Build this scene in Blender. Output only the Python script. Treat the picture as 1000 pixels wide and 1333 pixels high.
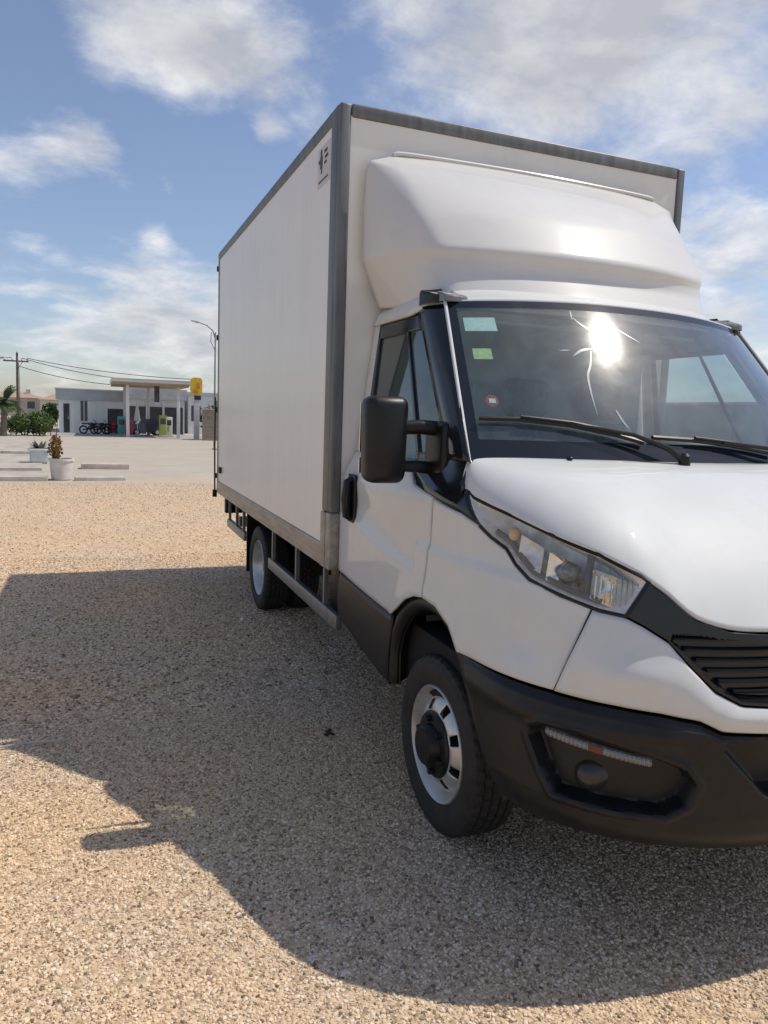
import bpy, bmesh, math, random
import numpy as np
from mathutils import Vector, Matrix, Euler
random.seed(7)
rnd = random.random
def uni(a, b): return a + (b - a) * random.random()
scene = bpy.context.scene
col = scene.collection
for o in list(bpy.data.objects): bpy.data.objects.remove(o)

# ---------------------------------------------------------------- camera
CAM = (-2.1861, -2.4839, 1.6040)
cd = bpy.data.cameras.new('camera'); cam = bpy.data.objects.new('camera', cd); col.objects.link(cam)
cd.sensor_fit = 'HORIZONTAL'; cd.sensor_width = 36; cd.lens = 36 * 961.19 / 1000
cd.clip_start = .05; cd.clip_end = 3000
_r = Vector((.93171352, -.36141326, .0359217)); _u = Vector((.01237032, .13042598, .99138087)); _f = Vector((.36298332, .9232386, -.12599045))
m = Matrix((_r, _u, -_f)).transposed().to_4x4(); m.translation = Vector(CAM); cam.matrix_world = m
scene.camera = cam

# ---------------------------------------------------------------- sky
SUN = Vector((.520, -.060, .850)).normalized()
EL = math.asin(SUN.z); ROT = math.atan2(SUN.x, SUN.y)
world = bpy.data.worlds.new('World'); scene.world = world; world.use_nodes = True
SKY_STRENGTH = .135
def build_world():
    nt = world.node_tree; nt.nodes.clear(); N = nt.nodes.new; L = nt.links.new
    out = N('ShaderNodeOutputWorld'); bg = N('ShaderNodeBackground'); L(bg.outputs[0], out.inputs[0])
    bg.inputs[1].default_value = SKY_STRENGTH
    sky = N('ShaderNodeTexSky'); sky.sky_type = 'NISHITA'; sky.sun_disc = False
    sky.sun_elevation = EL; sky.sun_rotation = ROT; sky.air_density = 1.0; sky.dust_density = .9; sky.ozone_density = 1.6; sky.altitude = 50
    tc = N('ShaderNodeTexCoord')
    nrm = N('ShaderNodeVectorMath'); nrm.operation = 'NORMALIZE'; L(tc.outputs['Generated'], nrm.inputs[0])
    d = nrm.outputs[0]
    def math_(op, a, b=None, clamp=False):
        n = N('ShaderNodeMath'); n.operation = op; n.use_clamp = clamp
        for i, x in enumerate((a, b)):
            if x is None: continue
            if isinstance(x, (int, float)): n.inputs[i].default_value = x
            else: L(x, n.inputs[i])
        return n.outputs[0]
    sep = N('ShaderNodeSeparateXYZ'); L(d, sep.inputs[0])
    zz = math_('ADD', math_('MAXIMUM', sep.outputs[2], 0.0), .26)
    cmb = N('ShaderNodeCombineXYZ')
    L(math_('DIVIDE', sep.outputs[0], zz), cmb.inputs[0]); L(math_('DIVIDE', sep.outputs[1], zz), cmb.inputs[1])
    def fbm(vec, scale, detail, rough, dist, offs):
        mp = N('ShaderNodeMapping'); mp.inputs['Location'].default_value = offs; L(vec, mp.inputs[0])
        t = N('ShaderNodeTexNoise'); t.inputs['Scale'].default_value = scale; t.inputs['Detail'].default_value = detail
        t.inputs['Roughness'].default_value = rough; t.inputs['Distortion'].default_value = dist; L(mp.outputs[0], t.inputs[0])
        return t.outputs['Fac']
    base = fbm(cmb.outputs[0], 3.8, 12, .62, .18, (3.1, 7.7, 0))
    lit = fbm(cmb.outputs[0], 3.8, 7, .58, .18, (3.1 - .10, 7.7 + .02, 0.05))
    big = fbm(cmb.outputs[0], .55, 3, .5, .0, (1.3, 4.2, 2.0))
    dens = math_('ADD', math_('MULTIPLY', math_('SUBTRACT', base, .5), 2.1), math_('MULTIPLY', math_('SUBTRACT', big, .5), .7))
    # where the photographed cloud masses stand: direction, angular radius, weight
    blobs = [((.02, .920, .39), .075, .36), ((.09, .905, .405), .08, .38), ((.16, .895, .395), .07, .40), ((.215, .885, .385), .05, .30), ((.12, .89, .46), .14, .30),
             ((.361, .827, .43), .09, .36), ((.44, .79, .425), .11, .44), ((.52, .75, .40), .10, .46), ((.60, .679, .423), .13, .40), ((.50, .72, .47), .14, .35), ((.66, .66, .35), .10, .26),
             ((-.024, .955, .297), .04, .58), ((-.085, .955, .268), .05, .46), ((.02, .955, .288), .03, .30),
             ((.0, .994, .09), .13, .32), ((.10, .986, .12), .11, .44), ((.17, .978, .12), .07, .44), ((.069, .985, .145), .05, .26),
             ((.197, .923, .331), .022, .50), ((.086, .959, .27), .016, .50), ((.074, .975, .208), .02, .34), ((.25, .905, .34), .03, .30), ((.708, .687, .163), .17, .42), ((.69, .69, .24), .05, .16),
             ((-.11, .93, .36), .09, -.6), ((.06, .935, .335), .05, -.55), ((.14, .93, .325), .05, -.45), ((.12, .958, .245), .09, -.45), ((-.03, .972, .225), .07, -.45), ((.285, .86, .41), .03, -.25), ((.69, .67, .28), .05, -.22)]
    for v, r, w in blobs:
        dt = N('ShaderNodeVectorMath'); dt.operation = 'DISTANCE'; L(d, dt.inputs[0]); dt.inputs[1].default_value = Vector(v).normalized()
        mr = N('ShaderNodeMapRange'); mr.interpolation_type = 'SMOOTHSTEP'; L(dt.outputs['Value'], mr.inputs[0])
        mr.inputs[1].default_value = 0; mr.inputs[2].default_value = r * 1.5; mr.inputs[3].default_value = w; mr.inputs[4].default_value = 0
        dens = math_('ADD', dens, mr.outputs[0])
    al = N('ShaderNodeMapRange'); al.interpolation_type = 'SMOOTHSTEP'; L(dens, al.inputs[0])
    al.inputs[1].default_value = -.04; al.inputs[2].default_value = .85; al.inputs[3].default_value = .04; al.inputs[4].default_value = .93
    # denser cores are greyer underneath, sun side brighter
    sh = math_('ADD', math_('MULTIPLY', math_('SUBTRACT', base, lit), 1.6), math_('MULTIPLY', math_('SUBTRACT', .42, dens), .55))
    sr = N('ShaderNodeMapRange'); L(sh, sr.inputs[0]); sr.inputs[1].default_value = -.35; sr.inputs[2].default_value = .28
    cr = N('ShaderNodeMix'); cr.data_type = 'RGBA'; L(sr.outputs[0], cr.inputs['Factor'])
    K = 1 / SKY_STRENGTH
    cr.inputs['A'].default_value = (.40 * K, .41 * K, .44 * K, 1); cr.inputs['B'].default_value = (.74 * K, .735 * K, .73 * K, 1)
    gm = N('ShaderNodeMix'); gm.data_type = 'RGBA'; gm.blend_type = 'MULTIPLY'; gm.inputs['Factor'].default_value = 1
    L(sky.outputs[0], gm.inputs['A']); gm.inputs['B'].default_value = (.68, .67, .72, 1)
    # clouds glow where they stand near the sun
    sdv = N('ShaderNodeVectorMath'); sdv.operation = 'DISTANCE'; L(d, sdv.inputs[0]); sdv.inputs[1].default_value = SUN
    sg = N('ShaderNodeMapRange'); sg.interpolation_type = 'SMOOTHSTEP'; L(sdv.outputs['Value'], sg.inputs[0]); sg.inputs[1].default_value = .05; sg.inputs[2].default_value = .5; sg.inputs[3].default_value = 3.2; sg.inputs[4].default_value = 1.0
    cs = N('ShaderNodeVectorMath'); cs.operation = 'SCALE'; L(cr.outputs['Result'], cs.inputs[0]); L(sg.outputs[0], cs.inputs['Scale'])
    mx = N('ShaderNodeMix'); mx.data_type = 'RGBA'; L(al.outputs[0], mx.inputs['Factor']); L(gm.outputs['Result'], mx.inputs['A']); L(cs.outputs[0], mx.inputs['B'])
    L(mx.outputs['Result'], bg.inputs[0])
build_world()
sd = bpy.data.lights.new('sun', 'SUN'); sd.energy = 2.8; sd.angle = math.radians(.5); sd.color = (1, .93, .82)
so = bpy.data.objects.new('sun', sd); col.objects.link(so); so.rotation_euler = SUN.to_track_quat('Z', 'Y').to_euler(); so.location = SUN * 40
vs = scene.view_settings; vs.view_transform = 'Standard'; vs.look = 'None'; vs.gamma = 1; vs.use_curve_mapping = False; vs.exposure = 0.38

# ---------------------------------------------------------------- materials
def mat(name, c, rough=.5, metal=0., var=0., vscale=6., bump=0., bscale=40., spec=.5, coat=0., crough=.05, dirt=0., c2=None, detail=4, stretch=None):
    mt = bpy.data.materials.new(name); mt.use_nodes = True; nt = mt.node_tree; N = nt.nodes.new; L = nt.links.new
    b = nt.nodes['Principled BSDF']; b.inputs['Base Color'].default_value = (*c, 1); b.inputs['Roughness'].default_value = rough
    b.inputs['Metallic'].default_value = metal; b.inputs['Specular IOR Level'].default_value = spec; b.inputs['Coat Weight'].default_value = coat; b.inputs['Coat Roughness'].default_value = crough
    if var or bump or c2:
        tc = N('ShaderNodeTexCoord'); mp = N('ShaderNodeMapping'); L(tc.outputs['Object'], mp.inputs[0])
        if stretch: mp.inputs['Scale'].default_value = stretch
    if var or c2:
        t = N('ShaderNodeTexNoise'); t.inputs['Scale'].default_value = vscale; t.inputs['Detail'].default_value = detail; t.inputs['Roughness'].default_value = .6; L(mp.outputs[0], t.inputs[0])
        mr = N('ShaderNodeMapRange'); L(t.outputs['Fac'], mr.inputs[0]); mr.inputs[1].default_value = .33; mr.inputs[2].default_value = .67
        mx = N('ShaderNodeMix'); mx.data_type = 'RGBA'; L(mr.outputs[0], mx.inputs['Factor'])
        lo = c2 if c2 else tuple(x * (1 - var) for x in c)
        mx.inputs['A'].default_value = (*lo, 1); mx.inputs['B'].default_value = (*(c if c2 else tuple(min(1, x * (1 + var * .5)) for x in c)), 1)
        L(mx.outputs['Result'], b.inputs['Base Color'])
        if dirt:
            t2 = N('ShaderNodeTexNoise'); t2.inputs['Scale'].default_value = 5; t2.inputs['Detail'].default_value = 11; t2.inputs['Roughness'].default_value = .72; t2.inputs['Distortion'].default_value = .4; L(mp.outputs[0], t2.inputs[0])
            md = N('ShaderNodeMapRange'); L(t2.outputs['Fac'], md.inputs[0]); md.inputs[1].default_value = .50; md.inputs[2].default_value = .74; md.inputs[4].default_value = dirt
            mq = N('ShaderNodeMix'); mq.data_type = 'RGBA'; L(md.outputs[0], mq.inputs['Factor']); L(mx.outputs['Result'], mq.inputs['A']); mq.inputs['B'].default_value = (.36, .29, .20, 1); L(mq.outputs['Result'], b.inputs['Base Color'])
        m2 = N('ShaderNodeMapRange'); L(t.outputs['Fac'], m2.inputs[0]); m2.inputs[3].default_value = max(0, rough - .06); m2.inputs[4].default_value = min(1, rough + .08); L(m2.outputs[0], b.inputs['Roughness'])
    if bump:
        t = N('ShaderNodeTexNoise'); t.inputs['Scale'].default_value = bscale; t.inputs['Detail'].default_value = 5; L(mp.outputs[0], t.inputs[0])
        bp = N('ShaderNodeBump'); bp.inputs['Strength'].default_value = bump; bp.inputs['Distance'].default_value = .01; L(t.outputs['Fac'], bp.inputs['Height']); L(bp.outputs[0], b.inputs['Normal'])
    return mt
def glass(name, tint, tint_amt_refl=1.0, rough=.02, ior=1.5, dust=0., dustc=(.6, .6, .55)):
    mt = bpy.data.materials.new(name); mt.use_nodes = True; nt = mt.node_tree; nt.nodes.clear(); N = nt.nodes.new; L = nt.links.new
    out = N('ShaderNodeOutputMaterial'); tr = N('ShaderNodeBsdfTransparent'); tr.inputs[0].default_value = (*tint, 1)
    gl = N('ShaderNodeBsdfGlossy'); gl.inputs['Roughness'].default_value = rough; gl.inputs[0].default_value = (1, 1, 1, 1)
    fr = N('ShaderNodeFresnel'); ge = N('ShaderNodeNewGeometry'); im = N('ShaderNodeMapRange'); L(ge.outputs['Backfacing'], im.inputs[0]); im.inputs[3].default_value = ior; im.inputs[4].default_value = 1 / ior; L(im.outputs[0], fr.inputs[0])   # a thin pane reflects alike from both faces
    ml = N('ShaderNodeMath'); ml.operation = 'MULTIPLY'; ml.use_clamp = True; L(fr.outputs[0], ml.inputs[0]); ml.inputs[1].default_value = tint_amt_refl
    mx = N('ShaderNodeMixShader'); L(ml.outputs[0], mx.inputs[0]); L(tr.outputs[0], mx.inputs[1]); L(gl.outputs[0], mx.inputs[2])
    res = mx.outputs[0]
    if dust:
        tc = N('ShaderNodeTexCoord'); t = N('ShaderNodeTexNoise'); t.inputs['Scale'].default_value = 3.5; t.inputs['Detail'].default_value = 7; t.inputs['Roughness'].default_value = .7; t.inputs['Distortion'].default_value = 1.2
        L(tc.outputs['Object'], t.inputs[0])
        mr = N('ShaderNodeMapRange'); L(t.outputs['Fac'], mr.inputs[0]); mr.inputs[1].default_value = .35; mr.inputs[2].default_value = .75; mr.inputs[3].default_value = dust * .6; mr.inputs[4].default_value = dust * 1.7
        df = N('ShaderNodeBsdfDiffuse'); df.inputs[0].default_value = (*dustc, 1)
        gb = N('ShaderNodeBsdfGlossy'); gb.inputs['Roughness'].default_value = .17
        md = N('ShaderNodeMixShader'); md.inputs[0].default_value = .22; L(df.outputs[0], md.inputs[1]); L(gb.outputs[0], md.inputs[2])
        m3 = N('ShaderNodeMixShader'); L(mr.outputs[0], m3.inputs[0]); L(res, m3.inputs[1]); L(md.outputs[0], m3.inputs[2]); res = m3.outputs[0]
    L(res, out.inputs[0])
    return mt
M = {}
M['paint'] = mat('white_paint', (.640, .652, .632), .45, var=.04, vscale=2.5, spec=.08, coat=.7, crough=.03, dirt=.12)
M['gelcoat'] = mat('white_gelcoat', (.65, .64, .61), .45, var=.04, vscale=2., bump=.02, bscale=3, spec=.08, coat=.5, crough=.10, dirt=.10)
M['panel'] = mat('white_box_panel', (.80, .78, .725), .4, var=.04, vscale=1.6, bump=.10, bscale=1.6, spec=.25, stretch=(1, 2.6, .3), coat=.28, crough=.10, dirt=.12)
M['plastic'] = mat('black_plastic', (.011, .0112, .012), .38, var=.35, vscale=14, bump=.08, bscale=300, spec=.35)
M['gloss'] = mat('gloss_black', (.012, .013, .016), .12, var=.2, vscale=8)
M['frit'] = mat('black_glass_border', (.012, .016, .022), .06)
M['rubber'] = mat('tyre_rubber', (.012, .012, .012), .7, var=.5, vscale=10, bump=.15, bscale=90, c2=(.024, .021, .018))
M['dark'] = mat('dark_steel', (.02, .02, .02), .6, var=.4, vscale=8)
M['darkmat'] = mat('soot_black', (.008, .008, .008), .9)
M['silver'] = mat('silver_steel', (.62, .61, .58), .38, metal=.65, var=.25, vscale=9)
M['alu'] = mat('aluminium_trim', (.26, .265, .26), .45, metal=.6, var=.25, vscale=7, stretch=(3, 3, .6))
M['alupost'] = mat('grey_corner_post', (.17, .175, .172), .5, metal=.3, var=.3, vscale=6, stretch=(4, 4, .5))
M['sill'] = mat('dusty_aluminium', (.52, .45, .36), .55, metal=.2, var=.3, vscale=6, c2=(.36, .29, .22), stretch=(1, .7, 3))
M['foot'] = mat('dusty_post_foot', (.42, .39, .34), .5, metal=.3, var=.3, vscale=20, c2=(.27, .24, .2))
M['chrome'] = mat('chrome_reflector', (.78, .77, .74), .14, metal=1)
M['refl2'] = mat('satin_reflector', (.74, .73, .71), .25, metal=.15, var=.15, vscale=30)
M['refl3'] = mat('fluted_reflector', (.22, .22, .22), .25, metal=.4)
M['fogglass'] = mat('fog_lamp_glass', (.03, .03, .03), .25)
M['redref'] = mat('dull_red_reflector', (.13, .03, .022), .3)
M['amber'] = mat('amber_bulb', (.62, .43, .20), .25)
M['red'] = mat('red_plastic', (.5, .02, .02), .35)
M['lens'] = glass('clear_lens', (.96, .97, .97), 1.0, .01, 1.45)
M['smoked'] = mat('grey_lens', (.20, .20, .21), .12, var=.4, vscale=60)
M['wind'] = glass('windscreen_glass', (.70, .84, .83), 1.5, .03, 1.5, dust=.085, dustc=(.55, .68, .68))
M['side'] = glass('door_glass', (.46, .56, .58), 1.3, .02, 1.5, dust=.02)
M['grey_int'] = mat('grey_interior', (.15, .15, .15), .8, var=.15, vscale=10)
M['seat'] = mat('seat_fabric', (.13, .135, .145), .9, var=.3, vscale=30)
M['liner'] = mat('headliner', (.34, .35, .35), .9)
M['mirror'] = mat('mirror_glass', (.8, .8, .8), .03, metal=1)
M['sticker'] = mat('white_sticker', (.75, .82, .78), .6, var=.1, vscale=60)
M['sticker_y'] = mat('yellow_sticker', (.65, .7, .3), .6, var=.2, vscale=60)
M['sticker_p'] = mat('pale_sticker', (.58, .57, .56), .6)
M['ink'] = mat('dark_print', (.07, .06, .06), .6)

# ---------------------------------------------------------------- mesh helpers
def link(name, verts, faces, material, parent=None, smooth=True, solid=0., sharp=35):
    me = bpy.data.meshes.new(name); me.from_pydata([tuple(map(float, v)) for v in verts], [], faces); me.update()
    mats = material if isinstance(material, list) else [material]
    for q in mats: me.materials.append(q)
    o = bpy.data.objects.new(name, me); col.objects.link(o)
    if parent: o.parent = parent
    if smooth:
        me.polygons.foreach_set('use_smooth', [True] * len(me.polygons))
        me.set_sharp_from_angle(angle=math.radians(sharp))
    if solid:
        s = o.modifiers.new('solid', 'SOLIDIFY'); s.thickness = abs(solid); s.offset = -1 if solid > 0 else 1
    return o
def mir(o, parent=None, name=None):
    me = o.data.copy(); 
    me.transform(Matrix.Diagonal((-1, 1, 1, 1))); me.flip_normals()
    c = bpy.data.objects.new(name or o.name.split('.')[0], me); col.objects.link(c); c.parent = parent or o.parent
    for md in o.modifiers:
        s = c.modifiers.new(md.name, md.type)
        if md.type == 'SOLIDIFY': s.thickness = md.thickness; s.offset = md.offset
    return c
class MB:
    def __init__(s): s.v = []; s.f = []
    def add(s, vs, fs):
        n = len(s.v); s.v += [tuple(map(float, v)) for v in vs]; s.f += [[i + n for i in f] for f in fs]; return s
    def box(s, a, b, bev=0.0, rz=0.0, c=None):
        x0, y0, z0 = a; x1, y1, z1 = b
        if bev <= 0:
            vs = [(x0, y0, z0), (x1, y0, z0), (x1, y1, z0), (x0, y1, z0), (x0, y0, z1), (x1, y0, z1), (x1, y1, z1), (x0, y1, z1)]
            fs = [[3, 2, 1, 0], [4, 5, 6, 7], [0, 1, 5, 4], [1, 2, 6, 5], [2, 3, 7, 6], [3, 0, 4, 7]]
        else:
            bm = bmesh.new(); bmesh.ops.create_cube(bm, size=1)
            for v in bm.verts: v.co = Vector(((x0 + x1) / 2 + v.co.x * (x1 - x0), (y0 + y1) / 2 + v.co.y * (y1 - y0), (z0 + z1) / 2 + v.co.z * (z1 - z0)))
            bmesh.ops.bevel(bm, geom=list(bm.edges), offset=bev, segments=3, profile=.5, affect='EDGES')
            bm.verts.index_update(); vs = [tuple(v.co) for v in bm.verts]; fs = [[v.index for v in f.verts] for f in bm.faces]; bm.free()
        if rz:
            cx, cy = c or ((x0 + x1) / 2, (y0 + y1) / 2); k, q = math.cos(rz), math.sin(rz)
            vs = [(cx + (x - cx) * k - (y - cy) * q, cy + (x - cx) * q + (y - cy) * k, z) for x, y, z in vs]
        return s.add(vs, fs)
    def tube(s, pts, r, n=8, cap=True):
        pts = [Vector(p) for p in pts]; rs = r if isinstance(r, (list, tuple)) else [r] * len(pts)
        vs = []; fs = []; pa = None
        for i, p in enumerate(pts):
            t = (pts[min(i + 1, len(pts) - 1)] - pts[max(i - 1, 0)]).normalized()
            if pa is None: a = t.orthogonal().normalized()
            else: a = (pa - t * pa.dot(t)).normalized()
            pa = a; b = t.cross(a)
            for k in range(n):
                th = 2 * math.pi * k / n; vs.append(p + (a * math.cos(th) + b * math.sin(th)) * rs[i])
        for i in range(len(pts) - 1):
            for k in range(n): fs.append([i * n + k, i * n + (k + 1) % n, (i + 1) * n + (k + 1) % n, (i + 1) * n + k])
        if cap: fs += [list(range(n))[::-1], [(len(pts) - 1) * n + k for k in range(n)]]
        return s.add(vs, fs)
    def lathe(s, prof, n=24, base=(0, 0, 0), axis='z', cap=True):
        # prof: (radius, height)
        vs = []; fs = []
        for r, h in prof:
            for k in range(n):
                th = 2 * math.pi * k / n; a, b = r * math.cos(th), r * math.sin(th)
                p = (a, b, h) if axis == 'z' else ((h, a, b) if axis == 'x' else (b, h, a))
                vs.append((base[0] + p[0], base[1] + p[1], base[2] + p[2]))
        for i in range(len(prof) - 1):
            for k in range(n): fs.append([i * n + k, i * n + (k + 1) % n, (i + 1) * n + (k + 1) % n, (i + 1) * n + k])
        if cap: fs += [list(range(n))[::-1], [(len(prof) - 1) * n + k for k in range(n)]]
        return s.add(vs, fs)
    def ell(s, c, r, nu=14, nv=9):
        vs = []; fs = []
        for i in range(nv + 1):
            a = math.pi * i / nv
            for k in range(nu):
                th = 2 * math.pi * k / nu; vs.append((c[0] + r[0] * math.sin(a) * math.cos(th), c[1] + r[1] * math.sin(a) * math.sin(th), c[2] - r[2] * math.cos(a)))
        for i in range(nv):
            for k in range(nu): fs.append([i * nu + k, i * nu + (k + 1) % nu, (i + 1) * nu + (k + 1) % nu, (i + 1) * nu + k])
        return s.add(vs, fs)
    def build(s, name, material, parent=None, smooth=True, sharp=35):
        return link(name, s.v, s.f, material, parent, smooth, 0, sharp)
def grid(fn, nu, nv):
    vs = [fn(i / nu, j / nv) for j in range(nv + 1) for i in range(nu + 1)]
    fs = [[j * (nu + 1) + i, j * (nu + 1) + i + 1, (j + 1) * (nu + 1) + i + 1, (j + 1) * (nu + 1) + i] for j in range(nv) for i in range(nu)]
    return vs, fs
def thing(name, label, cat, loc=(0, 0, 0), rz=0., group=None):
    o = bpy.data.objects.new(name, None); col.objects.link(o); o.location = loc; o.rotation_euler = (0, 0, rz); o.empty_display_size = .2
    o['label'] = label; o['category'] = cat
    if group: o['group'] = group
    return o
def sub(name, parent, loc=(0, 0, 0)):
    o = bpy.data.objects.new(name, None); col.objects.link(o); o.parent = parent; o.location = loc; o.empty_display_size = .1; return o
def struct(o): o['kind'] = 'structure'; return o
def copy_thing(r, loc, rz=0., label=None):
    c = r.copy(); col.objects.link(c); c.location = loc; c.rotation_euler = (0, 0, rz)
    if label: c['label'] = label
    for ch in list(r.children):
        d = ch.copy(); col.objects.link(d); d.parent = c
        for g in ch.children:
            e = g.copy(); col.objects.link(e); e.parent = d
    return c
def lerp(a, b, t): return a + (b - a) * t
def sst(a, b, x):
    t = min(1, max(0, (x - a) / (b - a))); return t * t * (3 - 2 * t)
def poly(pts, t):
    # point at fraction t (by length) on a polyline
    P = np.array(pts, float); d = np.concatenate([[0], np.cumsum(np.linalg.norm(np.diff(P, axis=0), axis=1))]); q = t * d[-1]
    return [float(np.interp(q, d, P[:, k])) for k in range(P.shape[1])]
def smoothpoly(pts, n=8):
    P = [np.array(p, float) for p in pts]; out = []
    for i in range(len(P) - 1):
        p0 = P[max(i - 1, 0)]; p1 = P[i]; p2 = P[i + 1]; p3 = P[min(i + 2, len(P) - 1)]
        for k in range(n):
            t = k / n; out.append(.5 * ((2 * p1) + (p2 - p0) * t + (2 * p0 - 5 * p1 + 4 * p2 - p3) * t * t + (3 * p1 - p0 - 3 * p2 + p3) * t ** 3))
    out.append(P[-1]); return [tuple(x) for x in out]

# ---------------------------------------------------------------- ground
def ground_material():
    mt = bpy.data.materials.new('sandy_gravel'); mt.use_nodes = True; nt = mt.node_tree; N = nt.nodes.new; L = nt.links.new
    b = nt.nodes['Principled BSDF']; b.inputs['Roughness'].default_value = .9; b.inputs['Specular IOR Level'].default_value = .25
    tc = N('ShaderNodeTexCoord')
    def noise(sc, det, ro=.6, dist=0.):
        t = N('ShaderNodeTexNoise'); t.inputs['Scale'].default_value = sc; t.inputs['Detail'].default_value = det; t.inputs['Roughness'].default_value = ro; t.inputs['Distortion'].default_value = dist; L(tc.outputs['Object'], t.inputs[0]); return t.outputs['Fac']
    def ramp(f, stops):
        r = N('ShaderNodeValToRGB'); L(f, r.inputs[0]); e = r.color_ramp.elements
        while len(e) < len(stops): e.new(.5)
        for x, (p, c) in zip(e, stops): x.position = p; x.color = (*c, 1)
        return r.outputs[0]
    def mix(f, a, c, mode='MIX'):
        n = N('ShaderNodeMix'); n.data_type = 'RGBA'; n.blend_type = mode
        for k, x in (('Factor', f), ('A', a), ('B', c)):
            if isinstance(x, (int, float)): n.inputs[k].default_value = x
            elif isinstance(x, tuple): n.inputs[k].default_value = (*x, 1)
            else: L(x, n.inputs[k])
        return n.outputs['Result']
    vor = N('ShaderNodeTexVoronoi'); vor.inputs['Scale'].default_value = 75; L(tc.outputs['Object'], vor.inputs[0])
    sc = N('ShaderNodeSeparateColor'); L(vor.outputs['Color'], sc.inputs[0])
    grain = ramp(sc.outputs[0], [(0, (.14, .10, .075)), (.2, (.32, .24, .16)), (.5, (.57, .42, .27)), (.8, (.68, .52, .35)), (1, (.70, .58, .42))])
    sand = ramp(noise(1.1, 6), [(.3, (.54, .39, .25)), (.5, (.65, .49, .33)), (.72, (.70, .525, .35))])
    c = mix(.7, sand, grain)
    big = noise(.28, 4, .6, .5)
    c = mix(big, c, mix(.25, c, (.56, .37, .19)))
    # compacted grey-beige yard beyond about fifteen metres
    sp = N('ShaderNodeSeparateXYZ'); L(tc.outputs['Object'], sp.inputs[0])
    ad = N('ShaderNodeMath'); ad.operation = 'MULTIPLY_ADD'; L(noise(.35, 5), ad.inputs[0]); ad.inputs[1].default_value = 5; L(sp.outputs[1], ad.inputs[2])
    mr = N('ShaderNodeMapRange'); mr.interpolation_type = 'SMOOTHSTEP'; L(ad.outputs[0], mr.inputs[0]); mr.inputs[1].default_value = 13; mr.inputs[2].default_value = 20
    yard = mix(noise(.5, 8, .7, .6), (.34, .295, .235), (.53, .475, .39))
    c = mix(mr.outputs[0], c, yard)
    L(c, b.inputs['Base Color'])
    hgt = N('ShaderNodeMath'); hgt.operation = 'SUBTRACT'; hgt.inputs[0].default_value = .6; L(vor.outputs['Distance'], hgt.inputs[1])
    b1 = N('ShaderNodeBump'); b1.inputs['Strength'].default_value = .55; b1.inputs['Distance'].default_value = .008; L(hgt.outputs[0], b1.inputs['Height'])
    b2 = N('ShaderNodeBump'); b2.inputs['Strength'].default_value = .5; b2.inputs['Distance'].default_value = .03; L(noise(5, 6), b2.inputs['Height']); L(b1.outputs[0], b2.inputs['Normal'])
    L(b2.outputs[0], b.inputs['Normal'])
    return mt
GM = ground_material()
struct(link('ground', [(-900, -900, 0), (900, -900, 0), (900, 900, 0), (-900, 900, 0)], [[0, 1, 2, 3]], GM, None, False))

def pebble_material():
    mt = bpy.data.materials.new('pebble'); mt.use_nodes = True; nt = mt.node_tree; N = nt.nodes.new; L = nt.links.new
    b = nt.nodes['Principled BSDF']; b.inputs['Roughness'].default_value = .85; b.inputs['Specular IOR Level'].default_value = .3
    oi = N('ShaderNodeObjectInfo'); r = N('ShaderNodeValToRGB'); L(oi.outputs['Random'], r.inputs[0]); r.color_ramp.interpolation = 'LINEAR'
    st = [(0, (.14, .10, .07)), (.10, (.26, .19, .13)), (.28, (.53, .38, .245)), (.55, (.70, .54, .375)), (.8, (.77, .615, .45)), (.95, (.78, .665, .52)), (1, (.78, .71, .61))]
    e = r.color_ramp.elements
    while len(e) < len(st): e.new(.5)
    for x, (p, c) in zip(e, st): x.position = p; x.color = (*c, 1)
    ge = N('ShaderNodeNewGeometry'); t = N('ShaderNodeTexNoise'); t.inputs['Scale'].default_value = .9; t.inputs['Detail'].default_value = 5; L(ge.outputs['Position'], t.inputs[0])
    mr = N('ShaderNodeMapRange'); L(t.outputs['Fac'], mr.inputs[0]); mr.inputs[1].default_value = .35; mr.inputs[2].default_value = .65
    tn = N('ShaderNodeMix'); tn.data_type = 'RGBA'; L(mr.outputs[0], tn.inputs['Factor']); tn.inputs['A'].default_value = (.92, .96, 1.02, 1); tn.inputs['B'].default_value = (1.10, 1.0, .86, 1)
    mu = N('ShaderNodeMix'); mu.data_type = 'RGBA'; mu.blend_type = 'MULTIPLY'; mu.inputs['Factor'].default_value = 1; L(r.outputs[0], mu.inputs['A']); L(tn.outputs['Result'], mu.inputs['B'])
    L(mu.outputs['Result'], b.inputs['Base Color'])
    return mt
PM = pebble_material()
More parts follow.
